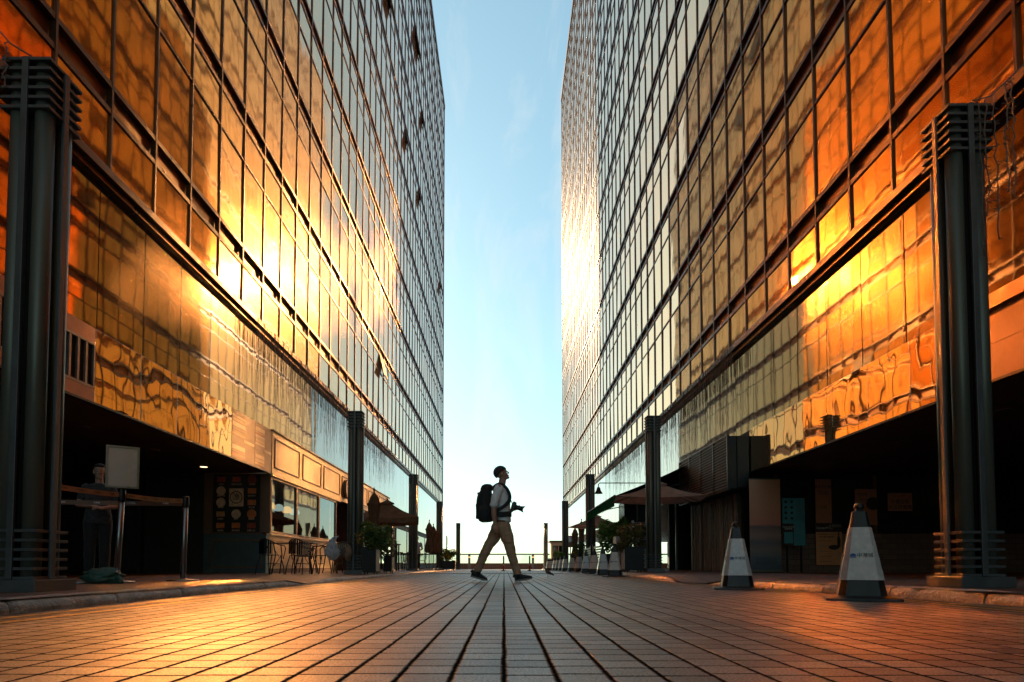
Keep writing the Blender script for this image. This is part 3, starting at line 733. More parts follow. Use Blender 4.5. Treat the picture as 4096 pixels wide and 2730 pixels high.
# roll-up banner: sunset over the water
k = N('sunset_print'); tc = k.n('ShaderNodeTexCoord'); sx = k.n('ShaderNodeSeparateXYZ', {0: (tc, 0)})
nn = k.n('ShaderNodeTexNoise', {0: k.n('ShaderNodeMapping', {0: (tc, 3), 3: (1.2, 1, 14)}), 'Scale': 2.0, 'Detail': 5.0})
z_ = k.math('ADD', (sx, 2), k.math('MULTIPLY', k.math('SUBTRACT', nn, .5), .06))
cr = k.ramp(z_, [(0.0, (.06, .08, .10)), (.12, (.10, .12, .14)), (.22, (.20, .16, .14)), (.30, (.13, .12, .13)), (.38, (.30, .19, .15)), (.475, (.16, .11, .11)), (.50, (.50, .20, .14)), (.70, (.52, .25, .14)), (1.0, (.48, .27, .17))])
k.surf(k.n('ShaderNodeBsdfPrincipled', {'Base Color': cr, 'Roughness': .5}))
a = at(750.5, 569.5, 14.6); b = at(780, 479.5, 14.6)
bn = empty('roll_up_banner', ((a.x + b.x) / 2, 14.6, ZR), 'tall roll-up banner printed with a sunset over water under the right arcade', 'banner')
MB().box(a.x, b.x, 14.6, 14.608, ZR + .075, b.z).build('print', 'sunset_print', bn)
MB().box(a.x - .01, b.x + .01, 14.54, 14.68, ZR + .01, ZR + .074).build('base_case', 'pillar_tube', bn, bev=.015)
MB().box(a.x - .005, b.x + .005, 14.592, 14.618, b.z + .001, b.z + .025).build('top_rail', 'pillar_tube', bn, bev=.004)
for i in range(5): text('sailing every evening from the public pier - ask inside', .022, ((a.x + b.x) / 2, 14.597, ZR + .2 + i * .035), FR, 'ink', bn)
# dark room, tiled wall and second plant louvre further on
rm = empty('bar_room', (RX(1), 21, ZR), 'dark open bar room past the plank wall on the right', 'shop front')
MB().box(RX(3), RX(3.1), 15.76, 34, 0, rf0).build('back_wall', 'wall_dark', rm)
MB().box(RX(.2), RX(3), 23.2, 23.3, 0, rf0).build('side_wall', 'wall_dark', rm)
for y in (19.75, 21.6): MB().box(RX(.0), RX(.06), y, y + .06, ZR, rf0 - .01).build('post', 'pillar_tube', rm)
for (z, w) in ((1.2, .5), (1.75, .3), (1.95, .3)):
    MB().box(RX(1.2), RX(1.2 + w), 22.3, 22.34, z, z + .02).build('shelf', 'lamp_on' if z > 9 else 'wood_table', rm)
k = N('glazed_tile'); mp = k.n('ShaderNodeMapping', {0: (k.n('ShaderNodeNewGeometry'), 0), 2: (R(90), 0, 0)})
b_ = k.n('ShaderNodeTexBrick', {0: mp, 'Color1': (.62, .60, .56, 1), 'Color2': (.7, .68, .64, 1), 'Mortar': (.1, .09, .08, 1), 'Scale': 1.0, 'Mortar Size': .012, 'Brick Width': .22, 'Row Height': .075})
k.surf(k.n('ShaderNodeBsdfPrincipled', {'Base Color': b_, 'Roughness': .15, 'Normal': k.n('ShaderNodeBump', {'Strength': .6, 'Distance': .006, 'Height': (b_, 1)})}))
a = at(635, 575, 22.6); b = at(647, 522, 22.6)
tw_ = empty('tiled_pier', (a.x, 22.6, ZR), 'short pier of glossy white glazed bricks behind the tall planter', 'pier')
MB().box(a.x, b.x, 22.6, 23.0, ZR, b.z).build('tiles', 'glazed_tile', tw_)
MB().box(a.x - .03, b.x + .03, 22.57, 23.03, b.z + .001, b.z + .06).build('coping', 'black_metal', tw_)
a = at(624.5, 524, 24); b = at(636, 501.5, 24)
l2 = empty('louvre_box', (a.x, 24, a.z), 'smaller grey louvred vent box under the green awning', 'plant box')
MB().box(a.x, b.x + .5, 24.05, 25.2, a.z, b.z).build('case', 'black_metal', l2)
m = MB()
for i in range(11):
    z = a.z + .03 + i * (b.z - a.z - .05) / 11; m.add([(a.x, 24.0, z), (b.x, 24.0, z), (b.x, 24.049, z + .045), (a.x, 24.049, z + .045)], [(0, 1, 2, 3)])
m.build('louvre_blades', 'louvre_metal', l2)
MB().box(b.x + .01, b.x + .06, 23.98, 24.048, a.z, b.z).build('frame', 'louvre_metal', l2)
# ------------------------------------------------------------------ finned pillars
PW = 0.423; FW = 0.335; PH = 3.79
def make_pillar():
    t = empty('pillar', (0, 0, 0), 'pillar', 'pillar', 'finned steel pillars along both kerbs')
    MB().cbox((0, 0, .0415), (PW, PW, .083)).build('plinth', 'pillar_steel', t, bev=.004)
    MB().cbox((0, 0, .083 + (PH - .10) / 2), (.15, .15, PH - .11)).build('core', 'black_core', t)
    for sx_ in (-1, 1):
        for sy_ in (-1, 1):
            MB().cyl((sx_ * .088, sy_ * .088, .084), (sx_ * .088, sy_ * .088, PH - .02), .062, n=20).build('tube', 'pillar_tube', t, smooth=True)
    for sx_, sy_ in ((1, 0), (-1, 0), (0, 1), (0, -1)):
        d = (.022, .046) if sx_ else (.046, .022)
        MB().cbox((sx_ * (FW/2 + .004), sy_ * (FW/2 + .004), (.084 + PH) / 2), (d[0], d[1], PH - .084 - .006)).build('bar', 'pillar_steel', t, bev=.003)
    for i in range(6):
        z = .094 + i * .0655 if i else .094
        MB().cbox((0, 0, z), (FW, FW, .021)).build('base_fin', 'pillar_steel', t, bev=.002)
    for i in range(6):
        MB().cbox((0, 0, PH - .012 - i * .070), (FW + .012, FW + .012, .022)).build('cap_fin', 'pillar_steel', t, bev=.002)
    return t
PIL = [(3.76, 5.18, ZR, 'huge finned steel pillar nearest the camera on the right kerb by the big cone'),
       (3.63, 15.5, ZR, 'finned steel pillar on the right with a small spotlight arm, between plank wall and tall planter'),
       (3.43, 25.4, ZR, 'finned steel pillar at the outer corner of the green awning on the right'),
       (3.40, 35.5, ZR, 'finned pillar beside the guard booth and convex mirror on the right'),
       (3.37, 51.7, 0, 'small distant finned pillar standing before the glass railing, right of the walking man'),
       (-3.39, 4.56, ZL1, 'huge finned steel pillar at the left edge of the picture beside the belt barrier'),
       (-3.46, 14.87, ZL2, 'finned steel pillar on the left with a white plastic bag hung on it'),
       (-3.58, 25.2, ZL2, 'finned steel pillar just behind the open brown umbrella on the left'),
       (-3.58, 35.5, ZL2, 'finned steel pillar beyond the three furled umbrellas on the left'),
       (-3.70, 51.7, 0, 'small distant finned pillar standing before the glass railing, left of the walking man')]
p0 = make_pillar()
for i, (x, y, z, lab) in enumerate(PIL):
    o = p0 if i == 0 else copy_tree(p0)
    o.location = (x, y, z + gz(y)); o['label'] = lab
    o.scale = (1, 1, 1.03) if i == 0 else (1, 1, 1)
# spotlight arm on a right-hand pillar
sp = empty('spotlight', (3.46, 15.5, 2.95), 'small black spotlight on a thin arm reaching out from a right pillar', 'spotlight')
e_ = at(598.5, 483, 15.5)
MB().tube([(3.45, 15.5, e_.z), (e_.x + .03, 15.5, e_.z), (e_.x, 15.5, e_.z - .03), (e_.x, 15.5, e_.z - .13)], .012, 6).build('arm', 'black_metal', sp, smooth=True)
MB().lathe([(.025, .0), (.04, -.02), (.06, -.09), (.10, -.15), (.10, -.16), (.01, -.155)], (e_.x, 15.5, e_.z - .10), 16).build('lamp_head', 'black_metal', sp, smooth=True)

# ------------------------------------------------------------------ traffic cones
paint('rubber', (.018, .017, .017), .45, 0, .3, 9, .15)
paint('cone_sleeve', (.60, .55, .51), .25, 0, .12, 14, .25, coat=.5)
def cone_ring(r, z, ch=.30):
    a = r; b = r * (1 - ch)
    return [(a, b, z), (b, a, z), (-b, a, z), (-a, b, z), (-a, -b, z), (-b, -a, z), (b, -a, z), (a, -b, z)]
def cone_part(rings, n=8):
    m = MB(); vs = [p for r in rings for p in r]; fs = []
    for j in range(len(rings) - 1):
        for i in range(n): fs.append((j*n+i, j*n+(i+1) % n, (j+1)*n+(i+1) % n, (j+1)*n+i))
    fs += [tuple(range(n))[::-1], tuple(range((len(rings)-1)*n, len(rings)*n))]
    return m.add(vs, fs)
def cr_(z): return .160 - .112 * (z - .035) / .62          # half-width of the body at height z
def make_cone():
    t = empty('traffic_cone', (0, 0, 0), 'cone', 'traffic cone')
    cone_part([cone_ring(.245, 0, .12), cone_ring(.245, .018, .12), cone_ring(.175, .034, .2), cone_ring(.160, .036, .2)]).build('base', 'rubber', t, bev=.003)
    cone_part([cone_ring(cr_(.035), .036), cone_ring(cr_(.168) , .168)]).build('lower_body', 'rubber', t)
    sl_ = [cone_ring(cr_(.15) + .009, .150), cone_ring(cr_(.16) + .006, .162)]
    for q in range(7): sl_.append(cone_ring(cr_(.2 + q * .05) + (.005 if q % 2 else .0065), .2 + q * .05))
    sl_ += [cone_ring(cr_(.535) + .006, .535), cone_ring(cr_(.54), .5405)]
    cone_part(sl_).build('sleeve', 'cone_sleeve', t, bev=.002)
    cone_part([cone_ring(cr_(.52), .52), cone_ring(cr_(.655) , .655), cone_ring(.026, .672), cone_ring(.022, .680)]).build('upper_body', 'rubber', t)
    MB().lathe([(.022, .674), (.034, .682), (.036, .700), (.030, .714), (.022, .724), (.006, .726)], n=16).build('knob', 'rubber', t, smooth=True)
    tilt = math.atan(.112 / .62)
    for a in range(4):
        z = .33; rr = cr_(z) + .0085
        rot = Euler((R(90) - tilt, 0, R(90 * a)), 'XYZ')
        ctr = Vector((0, -rr, z)); ctr.rotate(Euler((0, 0, R(90 * a))))
        dx = Vector((1, 0, 0)); dx.rotate(Euler((0, 0, R(90 * a))))
        text('中港城', .036, ctr + dx * .022, rot, 'ink', t, ext=.0006)
        text('CHINA HONG KONG CITY', .0085, ctr + dx * .022 - Vector((0, 0, .026)), rot, 'ink', t, ext=.0006)
        g_ = MB(); mtx = rot.to_matrix()
        pts = [Vector((.021 * math.cos(q * math.pi / 10), .021 * math.sin(q * math.pi / 10) - .004, .0006)) for q in range(11)]
        g_.add([mtx @ q + ctr - dx * .056 for q in pts], [tuple(range(11))])
        for w_ in range(2):
            z_ = -.010 - w_ * .008
            g_.add([mtx @ Vector(q) + ctr - dx * .056 for q in ((-.02, z_, .0006), (.02, z_, .0006), (.02, z_ + .004, .0006), (-.02, z_ + .004, .0006))], [(0, 1, 2, 3)])
        g_.build('logo', 'blue_ink', t, local=True)
    return t
c0 = make_cone(); c0.location = (2.67, 4.80, 0); c0.rotation_euler = (0, 0, R(-24))
c0['label'] = 'biggest white sleeved traffic cone, nearest the camera in front of the right kerb'
copy_tree(c0, loc=(2.49, 6.86, 0), rz=R(-14), label='white sleeved traffic cone at the kerb end before the plank wall')
CN = [(614.7, 14.0), (602.8, 16.3), (594.3, 18.4), (586, 20.3), (579, 22.3), (571.9, 25), (565.3, 28), (561.5, 30), (557.9, 32), (555, 33.5), (552, 35), (550, 36.5), (548.4, 38)]
ords = ['first', 'second', 'third', 'fourth', 'fifth', 'sixth', 'seventh', 'eighth', 'ninth', 'tenth', 'eleventh', 'twelfth', 'last']
for i, (px, y) in enumerate(CN):
    x = (px - CXP) * y / F
    copy_tree(c0, loc=(x, y, gz(y) + .001), rz=R(rng.uniform(-25, 25)),
        label=('white sleeved cone %s in the receding row, beside the tall right planter' % ords[i]) if i == 0 else
              'white sleeved cone standing %s in the receding row on the right' % ords[i])
    
for o in list(bpy.data.objects):
    if o.parent is None and o.name.startswith('traffic_cone') and not (abs(o.location.y - 4.8) < .01 or abs(o.location.y - 6.86) < .01): o['group'] = 'row of cones along the right kerb'

# ------------------------------------------------------------------ belt barrier on the left
paint('steel', (.34, .34, .34), .34, 1.0, .1, 6, .03)
paint('belt_orange', (.42, .22, .10), .6, 0, .15, 8); paint('belt_brown', (.15, .07, .04), .6, 0, .15, 8)
BP = [(-4.27, 5.75, 'barrier post mostly hidden behind the huge left pillar'), (-4.11, 6.80, 'steel barrier post carrying a framed sign, by the green sandbag'),
      (-3.73, 7.45, 'steel barrier post standing alone on a round base near the kerb'), (-5.55, 7.05, 'far barrier post behind the huge left pillar, joined by the brown belt')]
posts = []
for i, (x, y, lab) in enumerate(BP):
    t = empty('barrier_post', (x, y, ZL1), lab, 'barrier post', 'steel barrier posts with belts')
    MB().lathe([(.175, 0), (.178, .006), (.17, .014), (.05, .026), (.034, .03)], (x, y, ZL1), 28).build('base', 'steel', t, smooth=True)
    lean = .035 if i == 1 else .012
    MB().cyl((x, y, ZL1 + .03), (x + lean, y, ZL1 + .93), .031, n=20).build('pole', 'steel', t, smooth=True)
    MB().cyl((x + lean, y, ZL1 + .86), (x + lean, y, ZL1 + .985), .037, n=20).build('belt_head', 'black_metal', t, smooth=True, bev=.004)
    posts.append((t, Vector((x + lean, y, ZL1 + .93))))
def belt(i, j, dz, mat, sag):
    t, a = posts[i]; _, b = posts[j]; d = (b - a).normalized()
    a = a + d * .036; b = b - d * .036; m = MB()
    m.grid(lambda u, v: tuple(a.lerp(b, u) + Vector((0, 0, dz + (v - .5) * .052 - sag * 4 * u * (1 - u)))), 24, 1)
    bo = m.build('belt', mat, t)
    ang = math.atan2(d.y, d.x); n = 5
    for q in range(n):
        u = (q + .5) / n; p = a.lerp(b, u) + Vector((0, 0, dz - sag * 4 * u * (1 - u))); nrm = Vector((d.y, -d.x, 0))
        if nrm.y > 0: nrm = -nrm
        fl = R(0) if d.x > 0 else R(180)
        text('§ 中港城' if q % 2 else '中港城', .022, p + nrm * .003, (R(90), 0, ang + fl), 'white_ink' if mat == 'belt_brown' else 'trim_brown', t, ext=.0004)
belt(0, 1, 0.0, 'belt_orange', .01); belt(1, 2, 0.0, 'belt_orange', .012); belt(2, 3, -.03, 'belt_brown', .008)
paint('sign_paper', (.62, .52, .44), .25, 0, .08, 3, coat=.6)
sg = empty('framed_sign', (posts[1][1].x, 6.8, 1.06), 'blank portrait notice in a silver frame on top of a barrier post', 'sign')
sg.rotation_euler = (0, 0, 0)
m = MB(); m2 = MB(); w, h = .155, .225; an = R(-34)
def sgp(u, d_, z): 
    v = Vector((u, d_, 0)); v.rotate(Euler((0, 0, -an))); return (v.x, v.y, z)
def sgbox(mm, u0, u1, d0, d1, z0, z1):
    c = [sgp(u, d_, z) for z in (z0, z1) for (u, d_) in ((u0, d0), (u1, d0), (u1, d1), (u0, d1))]
    mm.add(c, [(0, 3, 2, 1), (4, 5, 6, 7), (0, 1, 5, 4), (1, 2, 6, 5), (2, 3, 7, 6), (3, 0, 4, 7)])
z0 = .02
sgbox(m, -w, w, -.012, .03, z0, z0 + .02); sgbox(m, -w, w, -.012, .03, z0 + 2*h - .02, z0 + 2*h)
sgbox(m, -w, -w + .02, -.012, .03, z0 + .021, z0 + 2*h - .021); sgbox(m, w - .02, w, -.012, .03, z0 + .021, z0 + 2*h - .021)
m.build('frame', 'steel', sg, local=True)
sgbox(m2, -w + .021, w - .021, -.002, .028, z0 + .021, z0 + 2*h - .021); m2.build('sheet', 'sign_paper', sg, local=True)
m = MB(); m.cyl((0, 0, -.06), (0, 0, z0), .018, n=10); m.build('stem', 'black_metal', sg, local=True)
paint('cloth_green', (.045, .10, .075), .5, 0, .35, 7, .5)
def blob(name, c, r, mat, parent, amp=.2, fr=5.0, seed=0, nu=40, nv=26, fn=None):
    m = MB()
    def f(u, v):
        a = u * 2 * math.pi; b = (v - .5) * math.pi * .998
        d = Vector((math.cos(b) * math.cos(a), math.cos(b) * math.sin(a), math.sin(b)))
        q = 1 + amp * nz(d.x * fr * .4 + seed, d.y * fr * .4, d.z * fr * .4) + amp * .5 * nz(d.x * fr + seed, d.y * fr, d.z * fr)
        p = Vector((d.x * r[0] * q, d.y * r[1] * q, d.z * r[2] * q))
        if fn: p = fn(p)
        return (c[0] + p.x, c[1] + p.y, c[2] + p.z)
    return m.grid(f, nu, nv, True).build(name, mat, parent, smooth=True)
bg_ = empty('sandbag', (-4.05, 6.45, ZL1), 'dark green cloth sandbag slumped on the pavement at a barrier post', 'sandbag')
blob('bag', (-4.05, 6.45, ZL1 + .07), (.205, .11, .085), 'cloth_green', bg_, .28, 5, 3, fn=lambda p: Vector((p.x, p.y, max(p.z, -.069))))
MB().tube([(-3.87, 6.42, ZL1 + .06), (-3.82, 6.40, ZL1 + .03), (-3.80, 6.36, ZL1 + .012)], [.03, .018, .028], 8).build('tied_end', 'cloth_green', bg_, smooth=True)
MB().lathe([(.17, 0), (.173, .012), (.16, .018)], (-4.28, 6.5, ZL1 + .001), 24).build('spare_base', 'steel', bg_, smooth=True)

# ------------------------------------------------------------------ umbrellas
def cloth(name, c, var=.2, rough=.8, trans=.25):
    k = N(name); p = k.pos((4, 4, 4), True)
    n1 = k.n('ShaderNodeTexNoise', {0: p, 'Scale': 1.0, 'Detail': 4.0}); n2 = k.n('ShaderNodeTexNoise', {0: p, 'Scale': 60.0, 'Detail': 2.0})
    cr = k.ramp(n1, [(.3, tuple(v * (1 - var) for v in c)), (.7, tuple(min(1, v * (1 + var)) for v in c))])
    b = k.n('ShaderNodeBump', {'Strength': .3, 'Distance': .004, 'Height': n2})
    d = k.n('ShaderNodeBsdfDiffuse', {0: cr, 'Normal': b}); tr = k.n('ShaderNodeBsdfTranslucent', {0: cr, 'Normal': b})
    return k.surf(k.n('ShaderNodeMixShader', {0: trans, 1: d, 2: tr}))
cloth('canvas_brown', (.17, .105, .065), trans=.12); cloth('canvas_taupe', (.44, .31, .24), trans=.3); cloth('awning_green', (.05, .45, .26), trans=.65); cloth('awning_dark', (.015, .03, .026), trans=.05)
def open_umbrella(loc, w, d, zap, zev, mat, label, rz=0.0, logo=None, val=.0):
    t = empty('open_umbrella', loc, label, 'umbrella', rz=rz)
    m = MB(); n = 10; vt = .16
    cs = [(-w/2, -d/2), (w/2, -d/2), (w/2, d/2), (-w/2, d/2)]
    def canopy(u0, u1, za, zb):
        for q in range(4):
            a = cs[q]; b = cs[(q+1) % 4]
            def f(u, v):
                s = u0 + (u1 - u0) * v
                sag = -.045 * math.sin(math.pi * u) * s ** 1.5
                zz = za + (zb - za) * v + sag * 1.2 - .05 * math.sin(math.pi * min(1, v)) 
                return ((a[0] + (b[0]-a[0]) * u) * s, (a[1] + (b[1]-a[1]) * u) * s, zz)
            m.grid(f, n, 10)
    canopy(vt, 1.0, zap - .10 - (zap - zev) * 0.10, zev)
    for q in range(4):
        a = cs[q]; b = cs[(q+1) % 4]
        if val: m.grid(lambda u, v: (a[0] + (b[0]-a[0]) * u, a[1] + (b[1]-a[1]) * u, zev - .055 * math.sin(math.pi * u) - v * val), 10, 1)
    o = m.build('canopy', mat, t, smooth=True, local=True)
    m2 = MB()
    for q in range(4):
        a = cs[q]; b = cs[(q+1) % 4]
        m2.grid(lambda u, v: ((a[0] + (b[0]-a[0]) * u) * .22 * (.03 + v), (a[1] + (b[1]-a[1]) * u) * .22 * (.03 + v), zap - .13 * v - .02 * math.sin(math.pi * u) * v), 6, 4)
    m2.build('vent', mat, t, smooth=True, local=True)
    MB().cyl((0, 0, .06), (0, 0, zap + .02), .022, n=12).build('pole', 'trim_brown', t, smooth=True, local=True)
    MB().lathe([(.02, 0), (.035, .02), (.02, .05), (.005, .08)], (0, 0, zap), 10).build('finial', 'trim_brown', t, smooth=True, local=True)
    for q in range(8):
        if q % 2 == 0: e = Vector(cs[q // 2] + (zev,))
        else:
            a = cs[q // 2]; b = cs[(q // 2 + 1) % 4]; e = Vector(((a[0]+b[0])/2, (a[1]+b[1])/2, zev - .05))
        MB().cyl((0, 0, zap - .16), (e.x * .97, e.y * .97, e.z - .02), .010, n=6).build('rib', 'trim_brown', t, local=True)
    MB().box(-.26, .26, -.26, .26, 0, .06).build('base', 'concrete', t, local=True, bev=.01)
    if logo:
        s = .45; zc = zap - .1 + (zev - zap + .1) * s
        tl2 = math.atan2(zap - .1 - zev, d/2)
        text(logo, .30, (0, -d/2 * s - .04, zc - .035), (R(90) - (math.pi/2 - tl2) , 0, 0), 'ink', t, ext=.001).location = (0, 0, 0)
    return t
def furled_umbrella(loc, h, label, mat='canvas_brown', z0=.75):
    t = empty('furled_umbrella', loc, label, 'umbrella')
    m = MB(); prof = [(z0, .13), (z0 + .08, .17), (z0 + .35, .15), (z0 + .62, .095), (h - .62, .115), (h - .42, .14), (h - .33, .165), (h - .30, .13), (h - .16, .09), (h - .05, .03)]
    ns = 40
    def f(u, v):
        x = v * (len(prof) - 1); i = min(int(x), len(prof) - 2); fr = x - i
        z = prof[i][0] + (prof[i+1][0] - prof[i][0]) * fr; r = prof[i][1] + (prof[i+1][1] - prof[i][1]) * fr
        a = u * 2 * math.pi + .5 * math.sin(z * 1.7)
        fold = 1 + .26 * math.cos(8 * a + 2 * nz(z * 1.2, loc[0])) * (1 - v) ** .3 + .1 * nz(math.cos(a) * 2, math.sin(a) * 2, z * 2)
        return (r * fold * math.cos(a), r * fold * math.sin(a), z)
    m.grid(f, ns, 40, True); m.build('cloth', mat, t, smooth=True, local=True)
    MB().tube([(.11 * math.cos(q * .35), .11 * math.sin(q * .35), z0 + .62) for q in range(18)], .012, 5, True).build('tie', 'trim_brown', t, local=True)
    MB().cyl((0, 0, .05), (0, 0, h), .02, n=10).build('pole', 'trim_brown', t, local=True)
    MB().lathe([(.012, 0), (.03, .025), (.032, .045), (.012, .07), (.004, .10)], (0, 0, h), 10).build('finial', 'trim_brown', t, smooth=True, local=True)
    MB().box(-.22, .22, -.22, .22, 0, .06).build('base', 'concrete', t, local=True, bev=.01)
    return t
open_umbrella((-3.95, 21.6, ZL2), 2.1, 2.1, 2.42, 1.78, 'canvas_brown', 'open brown canvas umbrella printed with a dark logo on the left terrace', rz=R(8), logo='漁', val=.14)
furled_umbrella((-3.36, 16.5, ZL2), 2.13, 'tall furled brown umbrella behind the black planter by the left pillar')
furled_umbrella((-3.32, 28.4, ZL2), 2.15, 'furled brown umbrella nearest and tallest of the cluster of three on the left')
furled_umbrella((-3.38, 30.6, ZL2), 2.12, 'furled brown umbrella in the middle of the cluster of three on the left')
furled_umbrella((-3.33, 32.2, ZL2), 2.1, 'furled brown umbrella at the back of the cluster of three on the left')
open_umbrella((4.12, 17.2, ZR), 2.3, 2.0, 2.46, 1.95, 'canvas_taupe', 'open taupe umbrella behind the spotlight pillar, under the louvre box', rz=R(-6))
open_umbrella((3.88, 27.2, ZR), 2.15, 2.0, 2.35, 1.82, 'canvas_taupe', 'open taupe umbrella over the green plants, beyond the green awning', rz=R(5))
furled_umbrella((3.62, 32.6, ZR), 2.1, 'furled brown umbrella nearest the convex mirror on the right', z0=.5)
furled_umbrella((3.78, 31.2, ZR), 2.35, 'taller furled brown umbrella partly behind the awning pillar on the right', z0=.5)
# green awning
aw = empty('awning', (RX(0), 21.5, 3.3), 'long dark green awning with a scalloped bright green valance on the right', 'awning')
m = MB(); m.grid(lambda u, v: (RX(-.005) + (3.22 - 5.8) * v, 18.6 + u * 6.1, 3.42 - 1.15 * v - .05 * math.sin(math.pi * v)), 12, 8)
m.grid(lambda u, v: (RX(-.005) + (3.22 - 5.8) * v, 18.6 + u * 6.1, 3.40 - 1.15 * v - .05 * math.sin(math.pi * v)), 12, 8)
m.build('canvas', 'awning_dark', aw, smooth=True)
m = MB(); m.grid(lambda u, v: (3.22 + .012 * math.sin(u * 120), 18.6 + u * 6.1, 2.27 - v * (.27 + .035 * abs(math.sin(u * math.pi * 20)))), 160, 2)
m.build('valance', 'awning_green', aw, smooth=True)
MB().cyl((3.23, 18.58, 2.285), (3.23, 24.72, 2.285), .025, n=10).build('front_bar', 'trim_brown', aw)
for y in (18.7, 24.6): MB().cyl((5.76, y, 2.75), (3.25, y, 2.25), .018, n=8).build('arm', 'black_metal', aw)

# ------------------------------------------------------------------ plants and planters
def leafmat(name, c, c2):
    k = N(name); at_ = k.n('ShaderNodeAttribute', attribute_name='rnd')
    cr = k.ramp((at_, 2), [(0.0, c), (1.0, c2)])
    d = k.n('ShaderNodeBsdfPrincipled', {'Base Color': cr, 'Roughness': .45}); tr = k.n('ShaderNodeBsdfTranslucent', {0: cr})
    return k.surf(k.n('ShaderNodeMixShader', {0: .35, 1: d, 2: tr}))
leafmat('leaf_green', (.03, .075, .018), (.16, .26, .05)); leafmat('leaf_bright', (.07, .18, .03), (.24, .40, .08))
leafmat('leaf_olive', (.07, .075, .02), (.26, .20, .06)); leafmat('flower_yellow', (.5, .32, .02), (.75, .55, .06)); leafmat('flower_orange', (.5, .12, .02), (.6, .25, .05))
leafmat('flower_pink', (.35, .06, .2), (.45, .1, .3))
def foliage(name, c, r, n, mat, parent, ls=.05, hang=0.0, seed=0):
    m = MB(); q = random.Random(seed + n)
    cl = [(Vector((q.uniform(-1, 1), q.uniform(-1, 1), q.uniform(-1, 1))), q.uniform(.3, .55)) for _ in range(9)]
    for _ in range(n):
        cc, cr = q.choice(cl); d = Vector((q.gauss(0, 1), q.gauss(0, 1), q.gauss(0, 1))).normalized()
        p = cc * .62 + d * cr * q.uniform(.5, 1.05)
        p = Vector((c[0] + p.x * r[0], c[1] + p.y * r[1], c[2] + p.z * r[2] - hang * abs(p.x) * .2))
        a = Vector((q.gauss(0, 1), q.gauss(0, 1), q.gauss(0, .6) - hang)).normalized(); b = a.cross(Vector((q.gauss(0, 1), q.gauss(0, 1), q.gauss(0, 1)))).normalized()
        s = ls * q.uniform(.6, 1.3)
        m.add([p - a * s, p - a * s * .1 + b * s * .42, p + a * s, p - a * s * .1 - b * s * .42], [(0, 1, 2, 3)], q.random())
    return m.build(name, mat, parent)
paint('planter_black', (.010, .010, .010), .6, 0, .3, 5, .05); paint('lit_side_and_board', (.40, .36, .32), .5, 0, .5, 9, .2)  # pale tone: painted light on planter sides, own colour of the standing board
def planter(loc, d, label, fol, wheels=True, side=None):
    t = empty('planter', loc, label, 'planter')
    x, y, z = loc
    MB().box(x - d[0]/2, x + d[0]/2, y - d[1]/2, y + d[1]/2, z + (.05 if wheels else 0), z + d[2]).build('box', 'planter_black', t, bev=.008)
    m = MB(); zz = z + d[2]
    m.box(x - d[0]/2 - .012, x + d[0]/2 + .012, y - d[1]/2 - .012, y + d[1]/2 + .012, zz, zz + .022); m.build('rim', 'planter_black', t, bev=.004)
    if wheels:
        for a in (-1, 1):
            for b in (-1, 1): MB().cyl((x + a * d[0] * .36 - .012, y + b * d[1] * .36, z + .026), (x + a * d[0] * .36 + .012, y + b * d[1] * .36, z + .026), .026, n=12).build('wheel', 'rubber', t)
    if side: MB().box(x + side * (d[0]/2 + .001), x + side * (d[0]/2 + .008), y - d[1]/2 + .03, y + d[1]/2 - .03, z + .08, z + d[2] - .03).build('lit_side', 'lit_side_and_board', t)  # pale sheet paints the light falling on the box's street side
    for (nm, dz, r, n, mat, ls, dx) in fol: foliage(nm, (x + dx, y, z + d[2] + dz), r, n, mat, t, ls, seed=int(x * 100))
    return t
planter((-3.02, 14.55, ZL2), (.30, .46, .60), 'black planter on castors with a big dark bush beside the left pillar', [('foliage', .27, (.46, .42, .40), 1900, 'leaf_green', .045, .04), ('flowers', .22, (.40, .36, .36), 110, 'flower_yellow', .028, -.15)], side=1)
planter((-2.93, 16.3, ZL2), (.20, .36, .44), 'smaller black planter with olive bush just past the taller one on the left', [('foliage', .22, (.27, .3, .34), 800, 'leaf_olive', .042, 0)], side=1)
planter((-2.86, 33, ZL2 + gz(33)), (.72, .5, .46), 'low black planter with yellow flowers near the far left kerb', [('foliage', .32, (.46, .4, .42), 1200, 'leaf_green', .06, 0), ('flowers', .3, (.46, .4, .36), 320, 'flower_yellow', .05, .05), ('blooms', .05, (.44, .4, .2), 90, 'flower_orange', .05, .1)])
planter((3.16, 15.75, ZR), (.46, .5, .60), 'tall black planter with reddish olive foliage between the cones and the spotlight pillar', [('foliage', .24, (.44, .42, .34), 1500, 'leaf_olive', .05, -.02), ('flowers', .05, (.4, .3, .2), 40, 'flower_pink', .03, .15)], side=-1)
planter((3.42, 19.6, ZR), (.8, .4, .5), 'planter with a tall screen of bright green ferns below the taupe umbrella', [('foliage', .62, (.50, .30, .62), 2000, 'leaf_bright', .07, .0), ('fronds', .3, (.5, .32, .4), 600, 'leaf_green', .08, .05)], wheels=False)
planter((3.22, 27.2, ZR + gz(27)), (.6, .5, .52), 'black planter with a round dark bush in front of the furled umbrellas on the right', [('foliage', .30, (.46, .4, .36), 1300, 'leaf_green', .055, 0)])
planter((3.02, 35.2, ZR + gz(35)), (.6, .5, .36), 'small far planter with yellow green leaves by the guard booth', [('foliage', .34, (.42, .4, .36), 900, 'leaf_bright', .06, 0), ('flowers', .3, (.4, .3, .3), 70, 'flower_yellow', .04, .1)])
pb = empty('standing_board', (at(618.6, 571, 17).x, 17.0, ZR), 'narrow pale upright board standing behind the tall right planter', 'board')
MB().box(pb.location.x - .055, pb.location.x + .055, 17, 17.5, ZR + .02, 1.02).build('panel', 'lit_side_and_board', pb, bev=.004)
